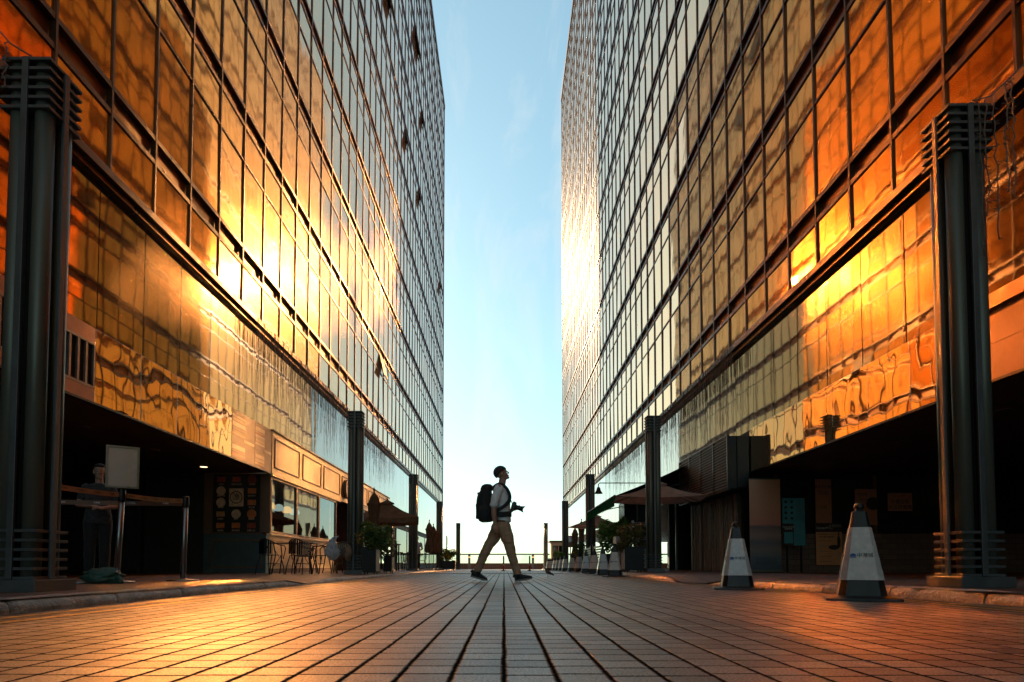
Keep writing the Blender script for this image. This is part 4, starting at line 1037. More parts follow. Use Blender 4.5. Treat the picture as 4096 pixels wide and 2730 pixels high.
MB().box(pb.location.x - .12, pb.location.x + .12, 17.05, 17.45, ZR, ZR + .0195).build('foot', 'black_metal', pb)
# low dark terrace screens behind the cones
for i, (y, x, lab) in enumerate(((20.8, 3.05, 'black slatted terrace screen below the bright green ferns'), (23.4, 3.05, 'black slatted terrace screen before the awning pillar'))):
    t = empty('terrace_screen', (x, y, ZR), lab, 'screen', 'black terrace screens')
    m = MB()
    for q in range(8): m.box(x - .012, x + .012, y - .95, y + .95, ZR + .14 + q * .085, ZR + .20 + q * .085)
    m.build('slats', 'black_metal', t)
    for yy in (y - .98, y + .98): MB().box(x - .025, x + .025, yy - .028, yy + .028, ZR, ZR + .86).build('post', 'black_metal', t)

# ------------------------------------------------------------------ cafe furniture
paint('chair_metal', (.020, .020, .022), .32, .6, .2, 6, .03)
def make_chair():
    t = empty('cafe_chair', (0, 0, 0), 'chair', 'chair', 'black metal chairs outside the cafe')
    MB().lathe([(.02, .452), (.19, .452), (.205, .446), (.205, .438), (.19, .434), (.02, .434)], n=28).build('seat', 'chair_metal', t, smooth=True)
    for sx_ in (-1, 1):
        MB().tube([(sx_ * .17, -.14, .44), (sx_ * .205, -.20, .2), (sx_ * .215, -.225, 0)], .012, 8).build('leg', 'chair_metal', t, smooth=True)
        MB().tube([(sx_ * .15, .14, .44), (sx_ * .19, .21, .2), (sx_ * .20, .25, 0)], .012, 8).build('leg', 'chair_metal', t, smooth=True)
    pts = []
    for q in range(25):
        a = math.pi * (q / 24); pts.append((.255 * math.cos(a), -.17 + .40 * math.sin(a) ** .8, .66 + .15 * math.sin(a) ** 2))
    pts = [(.21, -.19, .35), (.25, -.22, .60)] + pts + [(-.25, -.22, .60), (-.21, -.19, .35)]
    MB().tube(pts, .012, 8).build('arm_hoop', 'chair_metal', t, smooth=True)
    m = MB()
    for q in range(7):
        x = -.15 + q * .05; m.box(x - .018, x + .018, .205 - abs(x) * .25, .217 - abs(x) * .25, .47, .80 - abs(x) * .25)
    m.build('back_slats', 'chair_metal', t)
    MB().tube([(-.19, -.10, .24), (0, .0, .25), (.19, -.10, .24)], .008, 6).build('brace', 'chair_metal', t, smooth=True)
    return t
def make_table():
    t = empty('cafe_table', (0, 0, 0), 'table', 'table', 'black metal tables outside the cafe')
    MB().cbox((0, 0, .73), (1.05, .62, .022)).build('table_top', 'chair_metal', t, bev=.006)
    for sx_ in (-1, 1):
        for sy_ in (-1, 1):
            MB().tube([(sx_ * .44, sy_ * .25, .72), (sx_ * .40, sy_ * .22, .45), (sx_ * .47, sy_ * .27, 0)], .014, 8).build('leg', 'chair_metal', t, smooth=True)
    for sx_ in (-1, 1): MB().tube([(sx_ * .43, -.24, .6), (sx_ * .30, -.22, .38), (sx_ * .42, -.24, .2)], .008, 6).build('scroll', 'chair_metal', t, smooth=True)
    return t
tb = make_table(); tb.location = (-5.0, 15.35, ZL2); tb['label'] = 'black metal table nearest the dark corner of the cafe'
copy_tree(tb, loc=(-4.62, 17.75, ZL2), rz=R(90), label='black metal table farther along, below the second cafe window')
copy_tree(tb, loc=(-4.15, 28.6, ZL2), rz=R(80), label='black metal table behind the open brown umbrella')
ch = make_chair(); ch.location = (-4.72, 14.75, ZL2); ch.rotation_euler = (0, 0, R(172)); ch['label'] = 'black metal chair with its back to the camera, nearest the cafe corner'
for (x, y, rz, lab) in ((-5.05, 16.05, 8, 'black metal chair behind the nearest cafe table'), (-4.35, 15.55, 265, 'black metal chair at the street end of the nearest cafe table'),
        (-4.20, 16.75, 185, 'black metal chair before the second cafe table'), (-3.98, 17.7, 270, 'black metal chair on the kerb side of the second cafe table'),
        (-4.75, 18.75, 10, 'black metal chair behind the second cafe table'),
        (-5.35, 14.65, 160, 'black metal chair tucked against the cafe wall corner'), (-5.35, 17.3, 90, 'black metal chair on the wall side of the second cafe table'),
        (-4.15, 20.4, 250, 'black metal chair standing alone below the third cafe window'), (-4.75, 21.2, 30, 'black metal chair nearest the red porch'),
        (-4.02, 27.4, 200, 'black metal chair nearest the open brown umbrella'), (-3.72, 28.9, 280, 'black metal chair beside the left pillar behind the brown umbrella'), (-4.4, 29.7, 15, 'black metal chair farthest along by the bar counter')):
    copy_tree(ch, loc=(x, y, ZL2 + gz(y)), rz=R(rz), label=lab)
bt = empty('bar_table', (-4.35, 24.2, ZL2), 'high wooden topped bar table under the brown umbrella', 'table')
MB().box(-4.75, -3.95, 23.9, 24.5, 1.02, 1.06).build('table_top', 'wood_table', bt, bev=.006)
for a in (-4.68, -4.02):
    for b in (23.97, 24.43): MB().box(a - .025, a + .025, b - .025, b + .025, ZL2, 1.0195).build('leg', 'black_metal', bt)
for i, (x, y, lab) in enumerate(((-4.6, 23.4, 'wooden bar stool on the near side of the high bar table'), (-4.1, 25.0, 'wooden bar stool on the far side of the high bar table'))):
    t = empty('bar_stool', (x, y, ZL2), lab, 'stool', 'wooden bar stools')
    MB().lathe([(.02, .72), (.16, .72), (.17, .70), (.16, .68), (.02, .68)], (x, y, ZL2), 18).build('seat', 'wood_table', t, smooth=True)
    for a in range(4):
        c, s = math.cos(a * math.pi/2 + .78), math.sin(a * math.pi/2 + .78)
        MB().tube([(x + .11*c, y + .11*s, ZL2 + .68), (x + .19*c, y + .19*s, ZL2)], .013, 6).build('leg', 'black_metal', t)
    MB().tube([(x + .155*math.cos(q*.524), y + .155*math.sin(q*.524), ZL2 + .3) for q in range(12)], .008, 5, True).build('foot_ring', 'black_metal', t)
# bags on the left pillar
cloth('plastic_white', (.62, .68, .72), .12, .4, .35); cloth('plastic_tan', (.35, .24, .16), .15, .5, .3)
a = at(332, 549, 14.6)
wb = empty('plastic_bag', (a.x, 14.6, a.z), 'white plastic bag with a blue mark hung on the left pillar', 'bag')
blob('bag', (a.x, 14.6, a.z - .02), (.155, .10, .235), 'plastic_white', wb, .30, 6, 5, fn=lambda p: Vector((p.x * (1 - .45 * max(0, p.z) / .23), p.y, p.z)))
m = MB()
for s in (-1, 1): m.tube([(a.x + s * .05, 14.6, a.z + .17), (a.x + s * .03 + .06, 14.64, a.z + .27), (a.x + .12, 14.70, a.z + .30)], [.03, .018, .01], 6)
m.build('handle', 'plastic_white', wb, smooth=True)
text('G', .09, (a.x + .02, 14.495, a.z + .03), FR, 'blue_ink', wb)
a2 = at(347.5, 553, 14.62)
wb2 = empty('plastic_bag', (a2.x, 14.62, a2.z), 'small tan bag hung on the kerb side of the left pillar', 'bag')
blob('bag', (a2.x + .02, 14.62, a2.z), (.085, .08, .17), 'plastic_tan', wb2, .3, 6, 9)

# ------------------------------------------------------------------ hanging strings of lights
paint('wire', (.20, .13, .10), .5); paint('tiny_bulb', (.75, .62, .52), .3, 0, .2, 30)
def icicles(X, side, y0, y1, led, drop, label, n, dens=1.0):
    t = empty('string_lights', (X(-.06), (y0 + y1) / 2, led), label, 'string lights', 'hanging strings of small lights')
    w = MB(); b = MB(); q = random.Random(int(y0 * 10) + side)
    w.tube([(X(-.06), y0 + (y1-y0) * i / 20, led + .06 + (.03 if i % 2 else 0)) for i in range(21)], .007, 4)
    for i in range(n):
        y = y0 + (y1 - y0) * (i + q.random() * .8) / n; dep = -.06 - q.random() * .05
        L = drop * q.choice((.45, .6, .8, 1.0)) * q.uniform(.85, 1.1); k_ = max(4, int(L / .16)); pts = []
        for j in range(k_ + 1): pts.append((X(dep + q.uniform(-.012, .012)), y + q.uniform(-.018, .018), led + .03 - L * j / k_))
        w.tube(pts, .0035, 3)
        for j in range(int(L / .085)):
            z = led - L * (j + q.random()) / (L / .085); dy = q.choice((-1, 1)) * q.uniform(.012, .035)
            b.add([(X(dep), y, z + .006), (X(dep - .004), y + dy, z - .006), (X(dep + .008), y + dy * .8, z - .02)], [(0, 1, 2)])
        if q.random() < .85 * dens:                      # bunched wire just under the ledge
            for e in range(3): w.tube([(X(dep), y + q.uniform(-.05, .05), led + .05), (X(dep), y + q.uniform(-.05, .05), led - .42)], .0035, 3)
    w.build('wires', 'wire', t); b.build('bulbs', 'tiny_bulb', t)
icicles(LX, -1, 15.6, 25.0, lled, 2.0, 'curtain of string lights from the left ledge above the open brown umbrella', 110)
icicles(LX, -1, 25.6, 35.6, lled, 1.9, 'farther curtain of string lights on the left, above the three furled umbrellas', 90)
icicles(RX, 1, 15.9, 25.2, rled, 1.9, 'curtain of string lights from the right ledge above the green awning', 110)
icicles(RX, 1, 25.8, 36, rled, 1.9, 'farther curtain of string lights on the right, before the convex mirror', 90)
# loose strands over the near right pillar and the near left pillar
def strand(name, x0, y0, ztop, drops, label, wirepts):
    t = empty(name, (x0, y0, ztop), label, 'string lights'); w = MB(); b = MB(); q = random.Random(len(drops))
    w.tube(wirepts, .006, 5)
    for (x, y, zt, L) in drops:
        k_ = 14; pts = [(x + q.uniform(-.012, .012), y + q.uniform(-.01, .01), zt - L * j / k_) for j in range(k_ + 1)]
        for s in (0, .008): w.tube([(p[0] + s * (1 if i_ % 2 else -1), p[1], p[2]) for i_, p in enumerate(pts)], .0035, 4)
        for j in range(int(L / .05)):
            z = zt - L * q.random(); s = q.choice((-1, 1)) * .03
            b.tube([(x, y, z), (x + s, y + q.uniform(-.01, .01), z + q.uniform(-.006, .012))], .003, 4)
    w.v, o_ = w.v, len(w.v); w.f += [tuple(i + o_ for i in f) for f in b.f]; w.v = w.v + b.v; w.a += b.a; w.build('wires', 'wire', t, smooth=True)
zc = ZR + PH * 1.03
strand('string_lights', 3.8, 5.0, zc, [(3.86, 4.98, zc, .95), (3.93, 4.97, zc + .05, 1.2), (4.02, 4.97, zc + .14, .9), (4.06, 4.96, zc + .18, 1.0), (4.2, 4.96, zc + .32, .75), (4.27, 4.95, zc + .38, .8), (3.82, 4.99, zc - .02, 1.25)],
    'loose strands of small lights draped over the huge right pillar', [(3.77, 5.0, zc + .01), (3.9, 4.98, zc + .03), (4.05, 4.97, zc + .17), (4.25, 4.96, zc + .36), (4.6, 4.95, zc + .8)])
zc = ZL1 + PH
strand('string_lights', -3.4, 4.4, zc, [(-3.52, 4.37, zc + .1, .35), (-3.58, 4.37, zc + .14, .6)], 'loose strands of small lights over the huge left pillar', [(-3.36, 4.40, zc + .01), (-3.5, 4.38, zc + .09), (-3.75, 4.37, zc + .38)])

# ------------------------------------------------------------------ the end of the street
k = N('wall_tile'); mp = k.n('ShaderNodeMapping', {0: (k.n('ShaderNodeNewGeometry'), 0), 2: (R(90), 0, 0)})
b_ = k.n('ShaderNodeTexBrick', {0: mp, 'Color1': (.34, .17, .11, 1), 'Color2': (.40, .21, .14, 1), 'Mortar': (.10, .06, .05, 1), 'Scale': 1.0, 'Mortar Size': .012, 'Brick Width': .2, 'Row Height': .2}, offset=0.0)
k.surf(k.n('ShaderNodeBsdfPrincipled', {'Base Color': b_, 'Roughness': .5}))
ZE = gz(62); 
pwl = empty('sea_wall', (0, 62, ZE), 'low brown tiled wall across the end of the street', 'wall')
MB().box(-40, 40, 61.9, 62.2, ZE - .1, ZE + .56).build('tiles', 'wall_tile', pwl)
MB().box(-40, 40, 61.86, 62.24, ZE + .561, ZE + .60).build('coping', 'concrete', pwl)
k = N('rail_glass'); g1 = k.n('ShaderNodeBsdfGlossy', {0: (.9, .95, .95, 1), 1: .02})
k.surf(k.n('ShaderNodeMixShader', {0: .10, 1: k.n('ShaderNodeBsdfTransparent', {0: (.86, .93, .92, 1)}), 2: g1}))
gr_ = empty('glass_railing', (0, 62.05, ZE + .6), 'clear glass railing with a brown top rail on the low tiled wall', 'railing')
MB().box(-40, 40, 62.0, 62.1, ZE + 1.40, ZE + 1.53).build('top_rail', 'trim_brown', gr_)
for i in range(28):
    x = -39 + i * 2.8 + 1.1
    MB().box(x, x + 2.72, 62.04, 62.06, ZE + .62, ZE + 1.398).build('glass_panel', 'rail_glass', gr_)
    MB().box(x - .05, x - .03, 62.02, 62.08, ZE + .601, ZE + 1.399).build('post', 'steel', gr_)
for i, px in enumerate((469.3, 532.9)):
    x = (px - CXP) * 61.6 / F
    t = empty('light_bollard', (x, 61.6, ZE), ('stone light bollard left of the walking man, at the sea wall', 'stone light bollard right of the walking man, at the sea wall')[i], 'bollard')
    MB().box(x - .11, x + .11, 61.48, 61.72, ZE, ZE + 1.5).build('shaft', 'concrete', t, bev=.01)
    MB().box(x - .09, x + .09, 61.468, 61.479, ZE + 1.12, ZE + 1.22).build('lamp', 'pendant_amber', t)
paint('post_red', (.55, .035, .02), .4, 0, .15); paint('post_white', (.6, .56, .52), .4, 0, .1)
for i, (px, lab) in enumerate(((479, 'red and white flexible post behind the walking man\'s rear leg'), (503.6, 'red and white flexible post between the walking man\'s legs'), (529.6, 'red and white flexible post right of the walking man'))):
    y = 33; x = (px - CXP) * y / F; z = gz(y)
    t = empty('flexible_post', (x, y, z), lab, 'post', 'red and white posts across the street')
    MB().lathe([(.13, .001), (.13, .015), (.06, .05), (.04, .055)], (x, y, z), 20).build('base', 'rubber', t, smooth=True)
    for j, (a_, b_2, mt) in enumerate(((.05, .28, 'post_red'), (.2805, .36, 'post_white'), (.3605, .46, 'post_red'), (.4605, .62, 'post_white'), (.6205, .74, 'post_red'))):
        MB().cyl((x, y, z + a_), (x, y, z + b_2), .040 if 'red' in mt else .0405, n=16).build('red_band' if 'red' in mt else 'white_band', mt, t, smooth=False)
    MB().lathe([(.04, .7405), (.03, .765), (.012, .79)], (x, y, z), 14).build('cap', 'post_red', t, smooth=True)
# guard booth and convex mirror
a = at(549.5, 571, 47); b = at(566, 540.6, 47); zb = gz(47)
gb_ = empty('guard_booth', ((a.x + b.x) / 2, 47.6, zb), 'small cream guard booth with dark windows and flat roof beyond the right pillars', 'booth')
m = MB(); x0, x1, y0, y1 = a.x + .12, b.x, 47, 48.3; zt = b.z - .12
m.box(x0, x1, y0, y1, zb, zb + .95); m.box(x0, x0 + .12, y0, y1, zb + .951, zt); m.box(x1 - .12, x1, y0, y1, zb + .951, zt); m.box(x0 + .121, x1 - .121, y1 - .08, y1, zb + .951, zt)
m.box(x0 + .121, x1 - .121, y0, y1 - .081, zt - .25, zt)
m.build('wall', 'cream_paint', gb_)
m = MB(); m.box(a.x, x1 + .1, y0 - .15, y1 + .15, zt + .001, zt + .12); m.build('roof', 'trim_brown', gb_, bev=.01)
MB().box(x0 + .125, x1 - .125, y0 + .03, y0 + .05, zb + .955, zt - .255).build('window', 'cafe_glass', gb_)
MB().box((x0 + x1) / 2 - .025, (x0 + x1) / 2 + .025, y0 - .005, y0 + .029, zb + .955, zt - .255).build('window_bar', 'cream_paint', gb_)
c = at(570.5, 541.5, 40)
cm = empty('convex_mirror', (c.x, 40, gz(40)), 'round convex traffic mirror with a red rim on a thin pole', 'mirror')
MB().cyl((c.x, 40.1, gz(40)), (c.x, 40.1, c.z + .2), .035, n=10).build('pole', 'steel', cm)
m = MB(); m.grid(lambda u, v: (c.x + .33 * v * math.cos(u * 6.2832), 40 - .09 * (1 - v * v) , c.z + .33 * v * math.sin(u * 6.2832)), 28, 8, True); m.build('mirror_face', 'steel', cm, smooth=True)
MB().tube([(c.x + .34 * math.cos(q * .2244), 40.01, c.z + .34 * math.sin(q * .2244)) for q in range(28)], .035, 8, True).build('rim', 'post_red', cm, smooth=True)
# round traffic signs seen edge-on by the far left pillar
a = at(454, 541, 34)
ts = empty('round_sign', (a.x, 34, gz(34)), 'small round traffic sign seen nearly edge-on by the far left pillars', 'sign')
MB().cyl((a.x - .4, 34.1, gz(34)), (a.x - .4, 34.1, a.z + .3), .03, n=10).build('pole', 'steel', ts)
m = MB(); m.cyl((a.x - .38, 34, a.z), (a.x - .36, 34, a.z), .3, n=24); m.build('disc', 'post_white', ts)
# open hopper windows high on the left tower
def hopper(y0, z0, wd_, ht, ang, lab):
    t = empty('open_window', (LX(0), y0, z0), lab, 'window', 'windows propped open on the left tower')
    s, c_ = math.sin(R(ang)), math.cos(R(ang))
    m = MB(); m.add([(LX(-.01), y0 + .04, z0 + ht), (LX(-.01), y0 + wd_ - .04, z0 + ht), (LX(-.01 - ht * s), y0 + wd_ - .04, z0 + ht - ht * c_), (LX(-.01 - ht * s), y0 + .04, z0 + ht - ht * c_),
        (LX(.03), y0 + .04, z0 + ht), (LX(.03), y0 + wd_ - .04, z0 + ht), (LX(.03 - ht * s), y0 + wd_ - .04, z0 + ht - ht * c_ - .03), (LX(.03 - ht * s), y0 + .04, z0 + ht - ht * c_ - .03)],
        [(0, 1, 2, 3), (7, 6, 5, 4), (3, 2, 6, 7), (0, 3, 7, 4), (1, 5, 6, 2)])
    m.build('sash', 'black_metal', t)
    MB().cyl((LX(.02), y0 + .1, z0 + .3), (LX(-ht * s * .8), y0 + .1, z0 + ht - ht * c_ * .8), .012, n=6).build('stay', 'steel', t)
def ypx(px): return XL * F / (CXP - px)
for (px, py, lab) in ((413.5, 10, 'upper of two dark propped sashes near the top of the left tower'), (417, 25, 'lower of two dark propped sashes near the top of the left tower'),
                      (421.5, 108, 'dark propped sash below the roof corner of the left tower'), (404, 116, 'propped sash on the sunlit edge of the left tower'),
                      (386, 12, 'orange lit propped sash high on the left tower'), (419, 185, 'propped sash halfway up the left tower'),
                      (440, 275, 'small propped sash near the far corner of the left tower'), (377, 347, 'lowest propped sash on the left tower')):
    y = ypx(px) * 1.0
    for _ in range(4):
        v_ = at(px, py, y); y *= XL / -v_.x
    i = min(range(len(lys) - 1), key=lambda q: abs(lys[q] - y)); y = lys[i]
    v_ = at(px, py, y)
    tops = [LZ(1.153 + .5455 * q) - .05 for q in range(13)]
    zt_ = min(tops, key=lambda q: abs(q - v_.z))
    hopper(y, zt_ - .95, lys[i+1] - y, .95, 12, lab)
# ------------------------------------------------------------------ people
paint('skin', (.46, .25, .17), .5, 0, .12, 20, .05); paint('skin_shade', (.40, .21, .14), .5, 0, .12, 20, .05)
paint('hair_dark', (.02, .014, .01), .6, 0, .3, 60, .3)
def clothmat(name, c, sc_=14, bump=.5, var=.18, rough=.85):
    k = N(name); p = k.pos((1, 1, 1), True)
    n1 = k.n('ShaderNodeTexNoise', {0: p, 'Scale': sc_ * .6, 'Detail': 5.0, 'Distortion': .8}); n2 = k.n('ShaderNodeTexNoise', {0: p, 'Scale': 350.0, 'Detail': 2.0})
    cr = k.ramp(n1, [(.3, tuple(v * (1 - var) for v in c)), (.7, tuple(min(1, v * (1 + var)) for v in c))])
    h = k.math('ADD', n1, k.math('MULTIPLY', n2, .12))
    b = k.n('ShaderNodeBump', {'Strength': bump, 'Distance': .02, 'Height': h})
    return k.surf(k.n('ShaderNodeBsdfPrincipled', {'Base Color': cr, 'Roughness': rough, 'Normal': b, 'Sheen Weight': .15}))
clothmat('shirt_white', (.84, .85, .90), 12, .6); clothmat('khaki', (.44, .27, .165), 12, .7); clothmat('pack_black', (.02, .023, .024), 18, .5); clothmat('cap_dark', (.035, .028, .025), 20)
clothmat('shoe_dark', (.03, .032, .035), 25, .4); clothmat('sock_black', (.01, .01, .01), 30); paint('sole_grey', (.22, .21, .20), .6, 0, .2, 20)
clothmat('blouse_dark', (.03, .028, .03), 30, .5, .6); clothmat('trousers_black', (.014, .013, .014)); clothmat('shirt_pale', (.45, .5, .56)); clothmat('shoe_red', (.22, .03, .02), 25, .4)
paint('camera_black', (.012, .012, .013), .35, .1, .2, 20, .1); paint('lens_glass', (.02, .02, .03), .05, 0, .1)
def fuse(m, name, mat, parent, vox, sm=3, wr=0.0, wf=9.0, seed=0.0):
    "voxel-fuse overlapping closed shapes into one continuous surface"
    me = bpy.data.meshes.new(name); me.from_pydata([tuple(p) for p in m.v], [], m.f); me.update()
    b = bmesh.new(); b.from_mesh(me); bmesh.ops.recalc_face_normals(b, faces=b.faces); b.to_mesh(me); b.free()
    o = bpy.data.objects.new(name, me); col.objects.link(o)
    r = o.modifiers.new('r', 'REMESH'); r.mode = 'VOXEL'; r.voxel_size = vox; r.use_smooth_shade = True
    s = o.modifiers.new('s', 'SMOOTH'); s.factor = .5; s.iterations = sm
    dg = bpy.context.evaluated_depsgraph_get()
    m2 = bpy.data.meshes.new_from_object(o.evaluated_get(dg)); m2.name = name
    bpy.data.objects.remove(o); bpy.data.meshes.remove(me)
    if wr:
        nrm = [v.normal.copy() for v in m2.vertices]
        for v, n_ in zip(m2.vertices, nrm):
            p = v.co; q = mnoise.noise(Vector((p.x * wf * .6 + seed, p.y * wf * .6, p.z * wf * 1.5))) + .5 * mnoise.noise(Vector((p.x * wf * 1.6 + seed, p.y * wf * 1.6, p.z * wf * 3.4)))
            v.co = p + n_ * wr * q
    m2.materials.clear(); m2.materials.append(MATS[mat]); m2.polygons.foreach_set('use_smooth', [True] * len(m2.polygons))
    o = bpy.data.objects.new(name, m2); col.objects.link(o)
    if parent: o.parent = parent
    return o
def rings(m, rs, n=24):
    vs = []; fs = []
    for (x, y, z, rx, ry) in rs:
        for i in range(n):
            t = 2 * math.pi * i / n; vs.append((x + rx * math.cos(t), y + ry * math.sin(t), z))
    for j in range(len(rs) - 1):
        for i in range(n): fs.append((j*n+i, j*n+(i+1) % n, (j+1)*n+(i+1) % n, (j+1)*n+i))
    fs += [tuple(range(n))[::-1], tuple(range((len(rs)-1)*n, len(rs)*n))]
    return m.add(vs, fs)
def dense(pts, rad, k_=6):
    P = [Vector(p) for p in pts]; out = []; ro = []
    for i in range(len(P) - 1):
        for j in range(k_):
            u = j / k_; p0 = P[max(i-1, 0)]; p1 = P[i]; p2 = P[i+1]; p3 = P[min(i+2, len(P)-1)]
            out.append(.5 * ((2*p1) + (-p0 + p2)*u + (2*p0 - 5*p1 + 4*p2 - p3)*u*u + (-p0 + 3*p1 - 3*p2 + p3)*u**3)); ro.append(rad[i] + (rad[i+1]-rad[i]) * (u*u*(3-2*u)))
    out.append(P[-1]); ro.append(rad[-1]); return out, ro
def limb(m, pts, rad, n=16):
    p, r = dense(pts, rad); m.tube(p, r, n)
    m.ball(p[0], r[0], 12, 8); m.ball(p[-1], r[-1], 12, 8)
def head(m, c, pitch, s=1.0, yaw=0.0):
    "head facing +X (before yaw) centred at c, pitched up; returns point mapper"
    rot = Euler((0, -pitch, yaw)).to_matrix()
    def M(p): return Vector(c) + rot @ (Vector(p) * s)
    def eb(p, r, nu=16, nv=12):
        o = MB().ball((0, 0, 0), r, nu, nv); m.add([M(v + Vector(p)) for v in o.v], o.f)
    eb((-.012, 0, .03), (.096, .076, .088)); eb((.01, 0, -.03), (.070, .062, .075)); eb((.030, 0, -.082), (.050, .046, .030))
    eb((.066, 0, -.096), (.022, .024, .018)); eb((.070, 0, .035), (.022, .050, .030)); eb((.076, 0, .012), (.012, .046, .008))
    m.tube([M((.083, 0, .012)), M((.097, 0, -.012)), M((.106, 0, -.028))], [.009, .011, .012], 8); eb((.098, 0, -.032), (.015, .015, .010), 8, 6)
    eb((.081, 0, -.057), (.014, .024, .007), 10, 6); eb((.079, 0, -.069), (.013, .021, .0075), 10, 6)
    for sy in (-1, 1):
        eb((.000, sy * .076, -.010), (.024, .010, .034), 10, 8); eb((.055, sy * .034, -.018), (.022, .02, .018), 10, 8)
        eb((.072, sy * .030, .002), (.011, .014, .009), 8, 6)
    return M
def hand(m, wrist, dirv, palm_n, curl, s=1.0, spread=.10, thumb=1):
    "palm plus five bent fingers; dirv = towards the fingertips, palm_n = out of the palm"
    d = Vector(dirv).normalized(); n_ = Vector(palm_n); n_ = (n_ - d * n_.dot(d)).normalized(); a = d.cross(n_)
    w = Vector(wrist)
    def P(u, v, q): return w + d * (u * s) + a * (v * s) + n_ * (q * s)
    for v in (-.027, -.009, .009, .027): m.tube([P(.0, v * .75, 0), P(.045, v, .002), P(.092, v * 1.05, 0)], [.016 * s, .0165 * s, .0125 * s], 8)
    L = [.072, .082, .076, .058]
    for i, v in enumerate((.029, .010, -.010, -.029)):
        p = P(.088, v * 1.05, 0); ang = .12; pts = [p]; rr = [.0098 * s]
        for j, f in enumerate((.45, .32, .23)):
            ang += curl * (.8 + .25 * j) * (1 + .08 * i)
            dd = d * math.cos(ang) + n_ * math.sin(ang) + a * (v * spread * 10 * .3)
            p = p + dd * (L[i] * f * s); pts.append(p); rr.append((.0092 - .0009 * j) * s)
        m.tube(pts, rr, 8); m.ball(pts[-1], rr[-1], 8, 6)
    t0 = P(.018, .026 * thumb, .006); t1 = P(.045, .050 * thumb, .018); t2 = P(.072, .060 * thumb, .030); t3 = P(.092, .060 * thumb, .042)
    m.tube([t0, t1, t2, t3], [.015 * s, .0125 * s, .0105 * s, .0085 * s], 8); m.ball(t3, .0085 * s, 8, 6)
def shoe(parent, heel, toe, mat, z_up=(0, 0, 1), s=1.0, solem='sole_grey'):
    h = Vector(heel); t = Vector(toe); d = (t - h).normalized(); up = Vector(z_up); side = d.cross(up).normalized(); up = side.cross(d).normalized(); L = (t - h).length
    def P(u, v, q): return h + d * (u * L) + side * v + up * q
    m = MB()
    prof = [(-.02, .030, .040, .045), (.08, .040, .055, .050), (.25, .041, .052, .048), (.45, .044, .042, .040), (.65, .050, .032, .031), (.82, .048, .025, .025), (.95, .034, .018, .019), (1.0, .015, .010, .014)]
    vs = []; n = 16
    for (u, w, hh, c) in prof:
        for i in range(n):
            a = 2 * math.pi * i / n; vs.append(P(u, w * math.cos(a), .018 + c + hh * math.sin(a)))
    fs = [(j*n+i, j*n+(i+1) % n, (j+1)*n+(i+1) % n, (j+1)*n+i) for j in range(len(prof)-1) for i in range(n)]
    fs += [tuple(range(n))[::-1], tuple(range((len(prof)-1)*n, len(prof)*n))]; m.add(vs, fs)
    m.tube([P(.02, 0, .06), P(.10, 0, .105)], [.046, .044], 12)
    sh = fuse(m, 'shoe', mat, parent, .006, 2)
    m = MB(); vs = []
    pr2 = [(-.04, .030), (.0, .040), (.12, .044), (.35, .041), (.6, .050), (.8, .050), (.95, .036), (1.02, .014)]
    for (u, w) in pr2:
        e = .012 if (u > .85 or u < 0) else 0
        for (v, q) in ((-w, e), (w, e), (w + .002, .026), (-w - .002, .026)): vs.append(P(u, v, q + .0))
    fs = [(j*4+i, j*4+(i+1) % 4, (j+1)*4+(i+1) % 4, (j+1)*4+i) for j in range(len(pr2)-1) for i in range(4)]; fs += [(3, 2, 1, 0), tuple((len(pr2)-1)*4 + i for i in range(4))]
    m.add(vs, fs); m.build('sole', solem, sh, bev=.004, local=True)
    return sh

# the walking man -----------------------------------------------------
MY = 9.79
man = empty('person', (-.03, MY, 0.0), 'man in white shirt and khaki trousers striding across the street, looking up', 'person')
def q_(cx, cy_, y=0.0): return ((cx - 545) * .001464, y, (1384 - cy_) * .001464)
N_, Fa = -1, 1                     # near side is -y
m = MB()
hc = q_(543, 250); M_ = head(m, hc, R(24), .98)
limb(m, [q_(535, 395), q_(545, 345), q_(553, 300)], [.072, .056, .055])
rings(m, [(-.02, 0, .90, .10, .15), (.0, 0, 1.05, .10, .14), (.0, 0, 1.25, .11, .165), (-.02, 0, 1.40, .10, .18), (-.02, 0, 1.455, .07, .12), (-.012, 0, 1.485, .05, .06)])
# near arm hangs, far arm carries the camera
limb(m, [q_(515, 415, -.18), q_(478, 520, -.225), q_(462, 612, -.235)], [.055, .048, .042])
limb(m, [q_(462, 612, -.235), q_(463, 690, -.235), q_(473, 785, -.225)], [.042, .041, .027])
hand(m, q_(473, 782, -.225), (.06, .02, -1), (.15, 1, 0), .30, 1.0, thumb=-1)
limb(m, [q_(530, 415, .18), q_(545, 530, .235), q_(540, 640, .21)], [.055, .048, .042])
limb(m, [q_(540, 640, .21), q_(600, 645, .12), q_(648, 632, .05)], [.042, .038, .028])
hand(m, q_(645, 634, .05), (1, -.25, .20), (.0, -.15, 1), .35, 1.0, thumb=1)
limb(m, [q_(520, 800, .085), q_(400, 1010, .09), q_(292, 1262, .09)], [.085, .056, .040])
limb(m, [q_(560, 800, -.085), q_(622, 1010, -.09), q_(702, 1290, -.09)], [.085, .056, .040])
m.ball(q_(292, 1275, .09), .042, 10, 8); m.ball(q_(703, 1305, -.09), .042, 10, 8)
m.tube([q_(285, 1300, .09), q_(330, 1335, .09)], [.038, .03], 10); m.tube([q_(703, 1315, -.09), q_(750, 1345, -.09)], [.038, .03], 10)
fuse(m, 'body', 'skin', man, .0048, 3)
